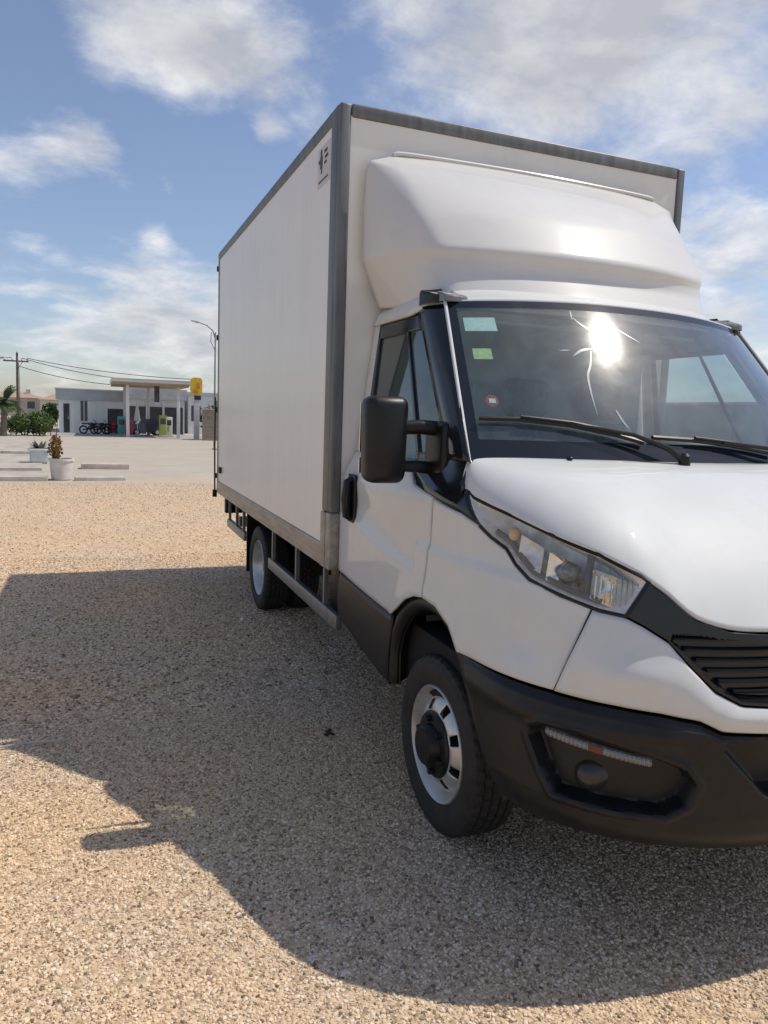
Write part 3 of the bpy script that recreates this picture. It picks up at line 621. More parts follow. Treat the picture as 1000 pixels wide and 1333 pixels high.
for s in (-1, 1):
    rz = -s * .14
    def mk(x0, x1, y0, y1, zf, zr, mm, par, name, bow=.3):
        # low wedge: thin at the front, taller at the rear, rounded plan
        def f(u, v):
            a = 2 * math.pi * u; ca, sa = math.cos(a), math.sin(a); ca = math.copysign(abs(ca) ** .55, ca); sa = math.copysign(abs(sa) ** .55, sa)
            t = (sa + 1) / 2; k = 1 if v < .5 else (1 - .5 * (v - .5) if v < .9 else 0)
            x = lerp(x0, x1, (ca * k + 1) / 2); y = lerp(y0, y1, (sa * k + 1) / 2); z = 2.10 + (0 if v < .1 else lerp(zf, zr, t) * (.8 if v < .55 else 1) * .82)
            return (s * .775 + x * math.cos(rz) - (y - .48) * math.sin(rz), .48 + x * math.sin(rz) + (y - .48) * math.cos(rz), z)
        return link(name, *grid(f, 28, 8), mm, par, True, 0, 50)
    L0 = mk(-.078, .078, .415, .60, .035, .085, M['plastic'], T, 'marker_lamp'); mk(-.062, .062, .375, .47, .030, .062, M['smoked'], L0, 'lamp_lens')
# --- headlamps
def headlamp():
    lensb = [(1.452, 1.256)] + HLBOT[:8][::-1][1:]
    top = [(s, z - .007) for s, z in HLTOP]; bot = [(s, z + .006) for s, z in lensb]
    end = [(.776, 1.16), (.836, 1.068)]
    of = lambda s, z, u, v: .004 + .012 * math.sin(math.pi * u) * math.sin(math.pi * v)
    bk = lambda s, z, u, v: -.002 - .085 * min(1, 6 * u, 6 * (1 - u)) * min(1, 4.5 * v, 4.5 * (1 - v))
    lens, l2 = patch('lamp_lens', top, bot, 50, 12, M['lens'], off=of, solid=0)
    hous, h2 = patch('headlight', top, bot, 60, 16, M['refl2'], off=bk, solid=0)
    for side, (hh, ll) in enumerate(((hous, lens), (h2, l2))):
        ll.parent = hh; sg = 1 if side == 0 else -1
        def at(s, z, off): p = wrap(s, z, off); return (p[0] * sg, p[1], p[2])
        def bowl(name, s0, s1, z0, z1, depth, mm, off0=-.012):
            vs, fs = grid(lambda u, v: at(lerp(s0, s1, u), lerp(z0, z1, v) + (lerp(s0, s1, u) - (s0 + s1) / 2) * .24, off0 - depth * (1 - max(abs(2 * u - 1), abs(2 * v - 1)) ** 2.2)), 14, 12)
            return link(name, vs, fs, mm, hh, True, 0, 60)
        bowl('reflector', .99, 1.125, 1.112, 1.20, .045, M['chrome'])
        bowl('reflector', .80, .955, 1.078, 1.168, .05, M['chrome']); bowl('reflector', 1.15, 1.265, 1.155, 1.235, .03, M['refl2'])
        b = MB().ell(at(1.305, 1.245, -.02), (.021, .021, .023), 14, 10); b.build('indicator_bulb', M['amber'], hh)
        b = MB().ell(at(1.06, 1.155, -.05), (.034, .030, .030), 16, 10); b.build('projector_lens', M['smoked'], hh)
        dv = MB()
        for s in (.972,): dv.tube([at(s, 1.10 + (s - .97) * .12, -.03), at(s, 1.23 + (s - .97) * .12, -.03)], .012, 6)
        dv.tube([at(s, 1.215 + (s - .8) * .20, -.03) for s in (.83, .95, 1.1, 1.25)], .014, 6); dv.tube([at(s, z + .022, -.02) for s, z in HLBOT[1:7]], .010, 6); dv.build('lamp_divider', M['grey_int'], hh)
        fl = MB()
        for k in range(9):
            s = .805 + .017 * k; fl.tube([at(s, 1.078 + .002 * k, -.014), at(s, 1.165, -.014)], .0022, 4)
        fl.build('lens_flute', M['chrome'], hh)
    # black surround
    ring = [(s, z) for s, z in HLTOP] + [(.836, 1.064)] + HLBOT[:8]
    b = MB().tube([wrap(s, z, .001) for s, z in ring], .006, 6); r = b.build('lamp_seal', M['plastic'], hous); mir(r, h2)
headlamp()
# --- grille band
tb = [(.780, 1.164)] + [(s, z - .006) for s, z in HOODLOW[1:]]; tb = tb + [(-s, z) for s, z in tb[::-1][1:]]
bb = [(s, z + .003) for s, z in TRIMBOT]; bb = bb + [(-s, z) for s, z in bb[::-1][1:]]
gp = [(.716, 1.025), (.645, 1.030), (.554, 1.02), (.408, 1.012), (0, 1.01)]; gb = [(.72, 1.012), (.643, .954), (.574, .886), (.501, .846), (.409, .838), (0, .836)]
def ztop(s): return float(np.interp(abs(s), [p[0] for p in gp][::-1], [p[1] for p in gp][::-1]))
def zbot(s): return float(np.interp(abs(s), [p[0] for p in gb][::-1], [p[1] for p in gb][::-1]))
G = patch('grille_band', tb, bb, 180, 26, M['gloss'], both=False, off=lambda s, z, u, v: .006 - (.045 if abs(s) < .70 and zbot(s) + .006 < z < ztop(s) - .006 else 0))
for r in range(6):
    z = .862 + .029 * r; b = MB(); pts = []
    S = np.linspace(-.69, .69, 120)
    for k, s in enumerate(S):
        zz = z
        if zbot(s) + .012 < zz < ztop(s) - .012: pts.append(wrap(float(s), zz, -.026))
    if len(pts) > 3: b.tube(pts, .0065, 6); b.build('grille_bar', M['plastic'], G)
# --- bumper
FOG = [(1.094, .665), (1.087, .690), (1.043, .711), (.929, .714), (.734, .676), (.646, .648), (.612, .604), (.637, .540), (.693, .506), (.827, .502), (1.002, .510), (1.053, .586)]
def pdist(p, poly_):
    x, y = p; ins = False; d = 9
    for i in range(len(poly_)):
        (x1, y1), (x2, y2) = poly_[i], poly_[(i + 1) % len(poly_)]
        if (y1 > y) != (y2 > y) and x < (x2 - x1) * (y - y1) / (y2 - y1) + x1: ins = not ins
        t = max(0, min(1, ((x - x1) * (x2 - x1) + (y - y1) * (y2 - y1)) / ((x2 - x1) ** 2 + (y2 - y1) ** 2))); d = min(d, math.hypot(x - x1 - t * (x2 - x1), y - y1 - t * (y2 - y1)))
    return d if ins else -d
def bumpoff(s, z, u, v):
    a = abs(s); o = .022 * sst(0, .06, 1 - v) * (1 - .5 * sst(1.1, 1.4, a)) + .0
    o += .012 * math.exp(-((z - .735) / .03) ** 2) * sst(.55, .7, a)
    o -= .05 * sst(.46, .36, z) if False else .06 * max(0, (.46 - z) / .1) ** 2
    d = pdist((a, z), FOG); o -= .055 * sst(.0, .014, d); o += .006 * math.exp(-((d + .012) / .008) ** 2)
    if a < .56:
        k = sst(.0, .02, (.735 - .0 * a) - z) * sst(0, .02, z - .56) * sst(0, .03, .545 - a - max(0, .70 - z) * 1.0 + .0)
        o -= .07 * k
    return o
wt = [(s, z - .006) for s, z in WHITE]; wt = wt + [(-s, z) for s, z in wt[::-1][1:]]
bt = [(1.19, .385), (.935, .395), (.713, .395), (.35, .375), (0, .372)]; bt = bt + [(-s, z) for s, z in bt[::-1][1:]]
BU = patch('bumper', wt, bt, 420, 84, M['plastic'], both=False, off=bumpoff, solid=.01)
for sg in (1, -1):
    def drl(u, v):
        s = lerp(1.045, .735, u); z = lerp(.685, .652, u) + lerp(-.013, .013, v); return wrap(s * sg, z, -.004 + .008 * math.sin(math.pi * v))
    vs, fs = grid(drl, 30, 6); o = link('daytime_lamp', vs, fs if sg > 0 else [f[::-1] for f in fs], M['smoked'], BU)
    for h0, h1 in ((.02, .43), (.57, .98)):
        q, qf = grid(lambda u, v: wrap(lerp(1.045, .735, lerp(h0, h1, u)) * sg, lerp(.685, .652, lerp(h0, h1, u)) + lerp(-.011, .011, v), .003 + .004 * math.sin(math.pi * v) + .0025 * (int(u * 39.99) % 4 > 1)), 40, 4)
        link('lamp_segment', q, qf if sg > 0 else [f[::-1] for f in qf], M['refl3'], o, False)
    q, qf = grid(lambda u, v: wrap(lerp(1.045, .735, lerp(.44, .56, u)) * sg, lerp(.685, .652, lerp(.44, .56, u)) + lerp(-.010, .010, v), .006), 3, 3); link('side_reflector', q, qf if sg > 0 else [f[::-1] for f in qf], M['redref'], o)
    c = Vector(wrap(.89 * sg, .568, -.068)); b = MB().ell(c, (.075, .05, .058), 20, 12); b.build('fog_lamp', M['fogglass'], BU)
# --- mirrors
def mirror_unit():
    r = sub('side_mirror', T)
    bm = bmesh.new(); bmesh.ops.create_cube(bm, size=1)
    for v in bm.verts: v.co = Vector((v.co.x * (.185 if v.co.z > 0 else .17), v.co.y * .12, v.co.z * .33))
    bmesh.ops.bevel(bm, geom=list(bm.edges), offset=.04, segments=5, profile=.5, affect='EDGES')
    for v in bm.verts:
        if v.co.y < 0: v.co.y *= .7 + .8 * (1 - (v.co.x / .1) ** 2) * .6
        v.co = Vector((-1.155 + v.co.x * .95, .165 + v.co.y, 1.522 + v.co.z))
    bm.verts.index_update(); vs = [tuple(v.co) for v in bm.verts]; fs = [[v.index for v in f.verts] for f in bm.faces]; bm.free()
    h = link('mirror_housing', vs, fs, M['plastic'], r, True, 0, 50)
    g = MB().box((-1.22, .262, 1.47), (-1.07, .268, 1.66), .002).box((-1.22, .262, 1.385), (-1.07, .268, 1.45), .002).build('mirror_glass', M['mirror'], r, False)
    a = MB(); a.tube([(-1.09, .19, 1.568), (-1.01, .17, 1.575), (-.95, .16, 1.572), (-.88, .17, 1.56)], [.026, .029, .030, .030], 12); a.tube([(-1.09, .19, 1.42), (-1.01, .175, 1.42), (-.95, .17, 1.415), (-.90, .19, 1.41)], [.022, .024, .026, .03], 12); a.build('mirror_arm', M['plastic'], r)
    b = MB().box((-.955, .06, 1.37), (-.875, .24, 1.60), .025).build('mirror_base', M['plastic'], r)
    r2 = sub('side_mirror', T)
    for c in list(r.children): mir(c, r2)
mirror_unit()
# --- cab inside
def cabin():
    MB().box((-.93, -.62, .50), (.93, 1.08, .74)).build('cab_floor', M['darkmat'], T, False)
    MB().box((-.60, -.80, .45), (.60, -.1, 1.0)).build('engine', M['darkmat'], T, False)
    MB().box((-.86, -.06, .70), (.86, -.02, 1.44)).build('firewall', M['darkmat'], T, False)
    def dash(u, v):
        x = lerp(-.88, .88, u); y, z = poly([(-.16, 1.42), (-.05, 1.475), (.16, 1.47), (.30, 1.43), (.36, 1.30), (.34, 1.0), (.30, .75)], v); return (x, y, z)
    link('dashboard', *grid(dash, 12, 24), M['grey_int'], T)
    MB().box((.22, .16, 1.46), (.64, .30, 1.54), .03).build('instrument_hood', M['grey_int'], T)
    for x, w in ((-.48, .44), (-.02, .40), (.47, .44)):
        s = sub('seat', T, (x, .78, .74))
        MB().box((-w / 2, -.25, .05), (w / 2, .24, .28), .05).build('cushion', M['seat'], s)
        MB().box((-w / 2 + .01, .16, .24), (w / 2 - .01, .28, .88), .05).build('backrest', M['seat'], s)
        MB().box((-.13, .18, .90), (.13, .26, 1.10), .035).build('headrest', M['seat'], s)
    w = MB(); c = Vector((.43, .40, 1.43)); ax = Vector((0, .55, .83)).normalized(); a = Vector((1, 0, 0)); b = ax.cross(a)
    w.tube([c + (a * math.cos(t) + b * math.sin(t)) * .20 for t in np.linspace(0, 2 * math.pi, 33)], .014, 8, False)
    for t in (0, math.pi, 1.5 * math.pi): w.tube([c, c + (a * math.cos(t) + b * math.sin(t)) * .2], .012, 6)
    w.ell(c, (.06, .05, .05)); w.build('steering_wheel', M['plastic'], T)
    lv, lf = grid(lambda u, v: tuple(Vector(roof(2 * u - 1, lerp(.06, 1, v))) * 1.0 - Vector((0, 0, .045)) if True else 0), 20, 10)
    link('headliner', [(x * .97, y, z) for x, y, z in lv], [f[::-1] for f in lf], M['liner'], T)
    for s in (-1, 1): MB().box((s * .36 - .2, .42, 2.03), (s * .36 + .2, .60, 2.05), .008).build('sun_visor', M['liner'], T)
    vm = MB().box((-.11, .24, 1.98), (.11, .27, 2.04), .012).build('rear_view_mirror', M['plastic'], T)
cabin()
# --- wheels
def tyre_mesh(w=.19, R=.345, r=.225):
    prof = [(-w * .38, r - .005), (-w * .46, r + .012), (-w * .52, r + .05), (-w * .535, r + .075), (-w * .50, R - .022), (-w * .455, R - .007), (-w * .40, R), (-w * .30, R + .001), (-w * .28, R - .008), (-w * .25, R + .001), (-w * .12, R + .002), (-w * .10, R - .008), (-w * .07, R + .002)]
    prof = prof + [(-x, q) for x, q in prof[::-1]]
    n = 168; vs = []; fs = []
    for i, (x, q) in enumerate(prof):
        for k in range(n):
            th = 2 * math.pi * k / n; rr = q
            if q > R - .006 and (k + (i // 3) * 2) % 4 == 0: rr -= .007
            if R - .03 < q < R - .006 and k % 4 == 0: rr -= .004
            vs.append((x, rr * math.cos(th), rr * math.sin(th)))
    for i in range(len(prof) - 1):
        for k in range(n): fs.append([i * n + k, i * n + (k + 1) % n, (i + 1) * n + (k + 1) % n, (i + 1) * n + k])
    return vs, fs
def rim_mesh(conv):
    # outboard face is -x; conv>0 bulges outward
    prof = [(.230, -.082), (.222, -.090), (.214, -.078), (.205, -.05), (.198, -.03), (.186, -.032 - .35 * conv), (.176, -.035 - .6 * conv), (.150, -.04 - .9 * conv), (.134, -.042 - conv), (.112, -.042 - conv), (.075, -.042 - conv), (.0, -.042 - conv)]
    n = 96; vs = []; fs = []
    for q, x in prof:
        for k in range(n): th = 2 * math.pi * k / n; vs.append((x, q * math.cos(th), q * math.sin(th)))
    for i in range(len(prof) - 1):
        for k in range(n):
            if 6 <= i <= 7 and (k % 12) in (3, 4, 5, 6): 
                if i in (6, 7): continue
            fs.append([i * n + k, i * n + (k + 1) % n, (i + 1) * n + (k + 1) % n, (i + 1) * n + k])
    # barrel
    b = len(vs)
    for q, x in ((.214, -.078), (.20, -.03), (.195, .06), (.222, .09)):
        for k in range(n): th = 2 * math.pi * k / n; vs.append((x, q * math.cos(th), q * math.sin(th)))
    for i in range(3):
        for k in range(n): fs.append([b + i * n + k, b + i * n + (k + 1) % n, b + (i + 1) * n + (k + 1) % n, b + (i + 1) * n + k])
    return vs, fs
TY = None
def wheel(x, y, conv, flip, tx=()):
    w = sub('wheel', T, (x, y, .345)); w.rotation_euler = (0, 0, math.pi if flip else 0)
    vs, fs = tyre_mesh()
    o = link('tyre', vs, [f[::-1] for f in fs], M['rubber'], w, True, 0, 25)
    for d in tx: q = link('inner_tyre', [(a + d, b, c) for a, b, c in vs], [f[::-1] for f in fs], M['rubber'], w, True, 0, 25)
    vs, fs = rim_mesh(conv); rm = link('rim', vs, [f[::-1] for f in fs], M['silver'], w, True, .006, 40)
    hx = -.042 - conv
    nb = MB()
    if conv > 0:
        nb.lathe([(.128, hx + .004), (.130, hx - .006), (.122, hx - .014), (.085, hx - .018), (.078, hx - .045), (.070, hx - .055), (.0, hx - .058)][::-1], 40, (0, 0, 0), 'x', False)
        for k in range(6): t = k * math.pi / 3 + .3; nb.lathe([(.0, hx - .034), (.012, hx - .034), (.014, hx - .012)], 10, (0, .102 * math.cos(t), .102 * math.sin(t)), 'x', False)
        nb.build('hub_cap', M['plastic'], w)
    else:
        nb.lathe([(.0, hx - .07), (.055, hx - .07), (.062, hx - .06), (.065, hx)], 24, (0, 0, 0), 'x', False)
        for k in range(6): t = k * math.pi / 3 + .3; nb.lathe([(.0, hx - .02), (.012, hx - .02), (.014, hx)], 8, (0, .09 * math.cos(t), .09 * math.sin(t)), 'x', False)
        nb.build('hub_cap', M['dark'], w)
    MB().lathe([(.0, .02), (.16, .02), (.16, .04), (.0, .04)], 30, (0, 0, 0), 'x', False).build('brake_disc', M['dark'], w)
wheel(-.873, 0, .045, False); wheel(.873, 0, .045, True)
wheel(-.86, 3.455, -.075, False, (.25,)); wheel(.86, 3.455, -.075, True, (.25,))

# ---------------------------------------------------------------- the yard's edge: kerbs, slabs, planters
M['conc'] = mat('pale_concrete', (.50, .46, .40), .9, var=.25, vscale=3, bump=.2, bscale=30)
M['conc2'] = mat('pink_concrete', (.52, .43, .37), .9, var=.2, vscale=4, bump=.2, bscale=30)
M['slab'] = mat('terrace_paving', (.44, .39, .32), .9, var=.25, vscale=1.5, bump=.1, bscale=20)
M['pot'] = mat('white_pot', (.66, .62, .57), .7, var=.15, vscale=6, bump=.1, bscale=20)
M['pot2'] = mat('grey_white_pot', (.60, .63, .62), .7, var=.15, vscale=6)
M['soil'] = mat('soil', (.06, .045, .03), .95)
def kerb(label, x0, x1, y, h, d, n, material, gap=.012, rz=0.):
    t = thing('kerb', label, 'kerb', (x0, y, 0), rz, 'low kerbs round the terrace'); L_ = (x1 - x0) / n
    for k in range(n):
        dz = uni(-.006, .006); dy = uni(-.006, .006)
        MB().box((k * L_ + gap / 2, dy, -.05), ((k + 1) * L_ - gap / 2, d + dy, h + dz), .012).build('kerb_stone', material, t)
kerb('long low kerb of pale stones at the edge of the sandy gravel, left of the round white planter', -10.1, -3.15, 14.85, .10, .22, 7, M['conc'])
kerb('short pale kerb at the gravel edge, right of the round white planter', -2.62, -1.55, 14.95, .085, .22, 1, M['conc'], rz=.10)
kerb('kerb of pale stones behind the nearest kerb, left of the square planter', -10.4, -3.4, 17.3, .11, .2, 7, M['conc'])
kerb('pinkish block lying on the yard right of the round white planter', -2.55, -1.35, 18.3, .14, .55, 1, M['conc2'])
kerb('farthest kerb of pale stones on the terrace, in front of the hedge', -12.2, -4.0, 24.2, .12, .2, 8, M['conc'])
struct(link('pavement', [(-14, 15.07, .03), (-3.2, 15.07, .03), (-3.9, 24.3, .03), (-4.6, 33, .03), (-20, 33, .03)], [[0, 1, 2, 3, 4]], M['slab'], None, False))
def leaf_mat(name, c, c2, rough=.6):
    mt = bpy.data.materials.new(name); mt.use_nodes = True; nt = mt.node_tree; N = nt.nodes.new; L = nt.links.new
    b = nt.nodes['Principled BSDF']; b.inputs['Roughness'].default_value = rough; b.inputs['Specular IOR Level'].default_value = .3
    g = N('ShaderNodeNewGeometry'); mx = N('ShaderNodeMix'); mx.data_type = 'RGBA'; L(g.outputs['Random Per Island'], mx.inputs['Factor']); mx.inputs['A'].default_value = (*c, 1); mx.inputs['B'].default_value = (*c2, 1); L(mx.outputs['Result'], b.inputs['Base Color'])
    t = N('ShaderNodeBsdfTranslucent'); L(mx.outputs['Result'], t.inputs[0]); ms = N('ShaderNodeMixShader'); ms.inputs[0].default_value = .25; L(b.outputs[0], ms.inputs[1]); L(t.outputs[0], ms.inputs[2]); L(ms.outputs[0], nt.nodes['Material Output'].inputs[0])
    return mt
M['leaf'] = leaf_mat('hedge_leaves', (.045, .085, .025), (.13, .19, .05))
M['leaf2'] = leaf_mat('tree_leaves', (.04, .075, .03), (.13, .17, .06))
M['dryleaf'] = leaf_mat('dry_leaves', (.16, .085, .03), (.34, .20, .08))
M['succ'] = leaf_mat('succulent_leaves', (.07, .09, .07), (.22, .25, .20))
M['bark'] = mat('bark', (.20, .16, .12), .9, var=.4, vscale=12)
def leaves(b, c, r, n, size, shell=.55, droop=0.):
    c = Vector(c)
    for _ in range(n):
        while True:
            p = Vector((uni(-1, 1), uni(-1, 1), uni(-1, 1)))
            if shell < p.length < 1: break
        q = c + Vector((p.x * r[0], p.y * r[1], p.z * r[2])); d = (p.normalized() + Vector((uni(-.8, .8), uni(-.8, .8), uni(-.8, .8) - droop))).normalized()
        a = d.orthogonal().normalized(); a.rotate(Matrix.Rotation(uni(0, 6.28), 3, d)); s_ = size * uni(.6, 1.3); w = d.cross(a) * s_ * .38
        b.add([q, q + a * s_ * .5 + w, q + a * s_, q + a * s_ * .5 - w], [[0, 1, 2, 3]])
def planter_round():
    t = thing('planter', 'round white planter with a tall dry brown plant at the gravel edge', 'planter', (-2.89, 15.2, 0))
    MB().lathe([(.0, .0), (.18, .0), (.205, .02), (.225, .20), (.245, .42), (.268, .425), (.268, .475), (.235, .475), (.228, .42), (0, .42)], 28).build('pot', M['pot'], t)
    MB().lathe([(0, .425), (.226, .425), (0, .44)], 20, cap=False).build('soil', M['soil'], t)
    b = MB()
    for k in range(7):
        a = uni(0, 6.28); b.tube([(-.05, 0, .42), (-.09 + .05 * math.cos(a), .05 * math.sin(a), .66), (-.11 + .10 * math.cos(a), .09 * math.sin(a), uni(.78, .95))], [.014, .01, .005], 5)
    b.build('stem', M['bark'], t); lv = MB(); leaves(lv, (-.11, 0, .72), (.13, .13, .28), 260, .085, .2); lv.build('foliage', M['dryleaf'], t, False)
planter_round()
def planter_square():
    t = thing('planter', 'square grey white planter holding a low spiky succulent on the terrace', 'planter', (-3.66, 20.3, 0), .15)
    b = MB(); b.box((-.19, -.19, 0), (.19, .19, .06), .01).box((-.225, -.225, .06), (.225, .225, .36), .012).box((-.27, -.27, .352), (.27, .27, .42), .012); b.build('pot', M['pot2'], t)
    MB().box((-.23, -.23, .41), (.23, .23, .428)).build('soil', M['soil'], t, False)
    lv = MB()
    for k in range(46):
        a = uni(0, 6.28); e = uni(.3, 1.35); L_ = uni(.18, .32); d = Vector((math.cos(a) * math.cos(e), math.sin(a) * math.cos(e), math.sin(e))); w = Vector((-math.sin(a), math.cos(a), 0)) * .022; p = Vector((.08 * math.cos(a), .08 * math.sin(a), .42))
        lv.add([p - w, p + w, p + d * L_ * .5 + w * 1.2, p + d * L_, p + d * L_ * .5 - w * 1.2], [[0, 1, 2, 3, 4]])
    lv.build('foliage', M['succ'], t, False)
planter_square()

# ---------------------------------------------------------------- hedge, tree, far houses
def hedge():
    t = thing('hedge', 'dense dark green hedge at the back of the terrace beside the white station wall', 'hedge', (-5.3, 41.6, 0))
    b = MB()
    for k in range(9): x = -1.1 + k * .28; b.tube([(x, uni(-.2, .2), 0), (x + uni(-.1, .1), uni(-.3, .3), .6), (x + uni(-.2, .2), uni(-.4, .4), 1.1)], [.03, .02, .008], 5)
    b.build('stem', M['bark'], t); lv = MB()
    for k in range(16): leaves(lv, (uni(-1.15, 1.15), uni(-.5, .5), uni(.35, .85)), (uni(.35, .5), .45, uni(.32, .48)), 330, .12, .5)
    leaves(lv, (.2, 0, 1.05), (.8, .4, .25), 300, .12, .4); lv.build('foliage', M['leaf'], t, False)
hedge()
def tree(label, x, y, h, r, group=None, seed=1, nm='tree', mt='leaf2', leaf=.16, n=420):
    random.seed(seed); t = thing(nm, label, 'tree', (x, y, 0)); b = MB()
    b.tube([(0, 0, 0), (.04, .02, h * .3), (-.05, .03, h * .6), (.02, 0, h * .9)], [h * .045, h * .035, h * .025, h * .01], 8)
    for k in range(6): a = k * 1.05 + uni(0, .4); b.tube([(0, 0, h * uni(.35, .55)), (r * .5 * math.cos(a), r * .5 * math.sin(a), h * .7), (r * .85 * math.cos(a), r * .85 * math.sin(a), h * uni(.72, .95))], [h * .02, h * .012, h * .005], 5)
    b.build('trunk', M['bark'], t); lv = MB()
    for k in range(11):
        a = uni(0, 6.28); q = uni(.2, .8) * r; leaves(lv, (q * math.cos(a), q * math.sin(a), h * uni(.55, .92)), (r * .42, r * .42, h * .12), n // 4, leaf, .3)
    lv.build('crown', M[mt], t, False)
def palm():
    t = thing('palm_tree', 'small palm with a rough trunk at the left edge beside the utility pole', 'tree', (-6.6, 40, 0)); b = MB(); rs = []; pt = []
    for k in range(15): pt.append((.01 * k, 0, k * .125)); rs.append(.17 - .004 * k + (.025 if k % 2 else 0))
    b.tube(pt, rs, 10).build('trunk', M['bark'], t); random.seed(8)
    for k in range(34):
        a = k * 2.4; e = uni(-.2, 1.35); L_ = uni(.75, 1.15); f = MB(); prev = None; d = Vector((math.cos(a) * math.cos(e), math.sin(a) * math.cos(e), math.sin(e))); p = Vector((.14, 0, 1.72)); sp = [p.copy()]
        for q in range(9): p = p + d * (L_ / 9); d = (d + Vector((0, 0, -.11))).normalized(); sp.append(p.copy())
        f.tube(sp, [.014 - .0012 * i for i in range(10)], 4); w = Vector((-math.sin(a), math.cos(a), 0))
        for i in range(1, 10):
            for s in (-1, 1):
                tdir = (sp[i] - sp[i - 1]).normalized(); ln = .30 * math.sin(math.pi * (i + 1) / 11.5) + .05; tip = sp[i] + w * s * ln * .8 + tdir * ln * .6 + Vector((0, 0, -.10 * ln))
                f.add([sp[i], sp[i] + tdir * .05, tip, sp[i] + w * s * ln * .35 - tdir * .0], [[0, 1, 2, 3]])
        f.build('frond', M['leaf2'], t, False)
palm()
M['terra'] = mat('terracotta_tiles', (.40, .27, .20), .85, var=.2, vscale=20)
M['peach'] = mat('peach_render', (.56, .48, .40), .9, var=.1)
M['cream'] = mat('cream_render', (.58, .54, .47), .9, var=.1)
M['glassd'] = mat('dark_window', (.06, .065, .075), .15)
def house(label, x, y, w, d, h, roofh, wall, rz=0.):
    t = thing('house', label, 'house', (x, y, 0), rz)
    MB().box((-w / 2, 0, 0), (w / 2, d, h)).build('wall', M[wall], t, False)
    e = .3; b = MB(); b.add([(-w / 2 - e, -e, h), (w / 2 + e, -e, h), (w / 2 + e, d + e, h), (-w / 2 - e, d + e, h), (-w / 2 + d * .35, d / 2, h + roofh), (w / 2 - d * .35, d / 2, h + roofh)], [[0, 1, 5, 4], [1, 2, 5], [2, 3, 4, 5], [3, 0, 4], [3, 2, 1, 0]])
    r = b.build('roof', M['terra'], t, False); MB().box((w * .2, d * .4, h + .2), (w * .2 + .6, d * .4 + .6, h + roofh + .5)).build('chimney', M[wall], r, False)
    for k in (-.28, .05, .3): f = MB().box((w * k - .5, -.03, h * .42), (w * k + .5, .02, h * .80)).build('window', M['glassd'], t, False); MB().box((w * k - .6, -.08, h * .38), (w * k + .6, .0, h * .42)).build('sill', M['cream'], f, False)
house('peach house with a terracotta roof seen over the hedge, left of the dark shrubs', -13.6, 120, 8.5, 7, 2.7, .8, 'peach')
house('cream house with a red tiled roof seen between the hedge and the station', -5.6, 112, 7.5, 7, 2.5, 1.1, 'cream')
random.seed(31)
def shrub(label, x, y, r, h, n):
    t = thing('shrub', label, 'shrub', (x, y, 0)); b = MB()
    for k in range(5): b.tube([(0, 0, 0), (uni(-.5, .5) * r, uni(-.4, .4) * r, h * .7)], [.05, .02], 5)
    b.build('stem', M['bark'], t); lv = MB()
    for k in range(6): leaves(lv, (uni(-.6, .6) * r, uni(-.4, .4) * r, h * uni(.35, .7)), (r * .5, r * .5, h * .33), n // 6, .22, .4)
    lv.build('foliage', M['leaf'], t, False)
shrub('dark shrub growing in front of the red roofed house, beside the station wall', -5.1, 56, .75, 2.0, 600)

# ---------------------------------------------------------------- petrol station
M['wwall'] = mat('white_render', (.82, .82, .80), .85, var=.12, vscale=1.2)
M['gwall'] = mat('grey_cladding', (.46, .47, .48), .7, var=.15, vscale=2)
M['lgrey'] = mat('light_grey_panel', (.62, .63, .64), .7, var=.1, vscale=2)
M['shade'] = mat('dark_interior', (.075, .07, .072), .9, var=.4, vscale=3)
M['yellow'] = mat('yellow_sign', (.72, .44, .03), .5, var=.2, vscale=3)
M['orange'] = mat('orange_sign', (.55, .22, .02), .5)
M['cwhite'] = mat('canopy_white', (.70, .69, .66), .6)
M['ctan'] = mat('canopy_tan', (.40, .30, .19), .8, var=.15)
M['apron'] = mat('station_concrete', (.33, .325, .32), .9, var=.2, vscale=1)
M['redp'] = mat('red_paint', (.50, .015, .04), .4)
M['teal'] = mat('teal_paint', (.10, .36, .33), .5)
M['lime'] = mat('lime_paint', (.42, .46, .10), .5)
M['navy'] = mat('dark_car_paint', (.05, .045, .07), .25, coat=.5)
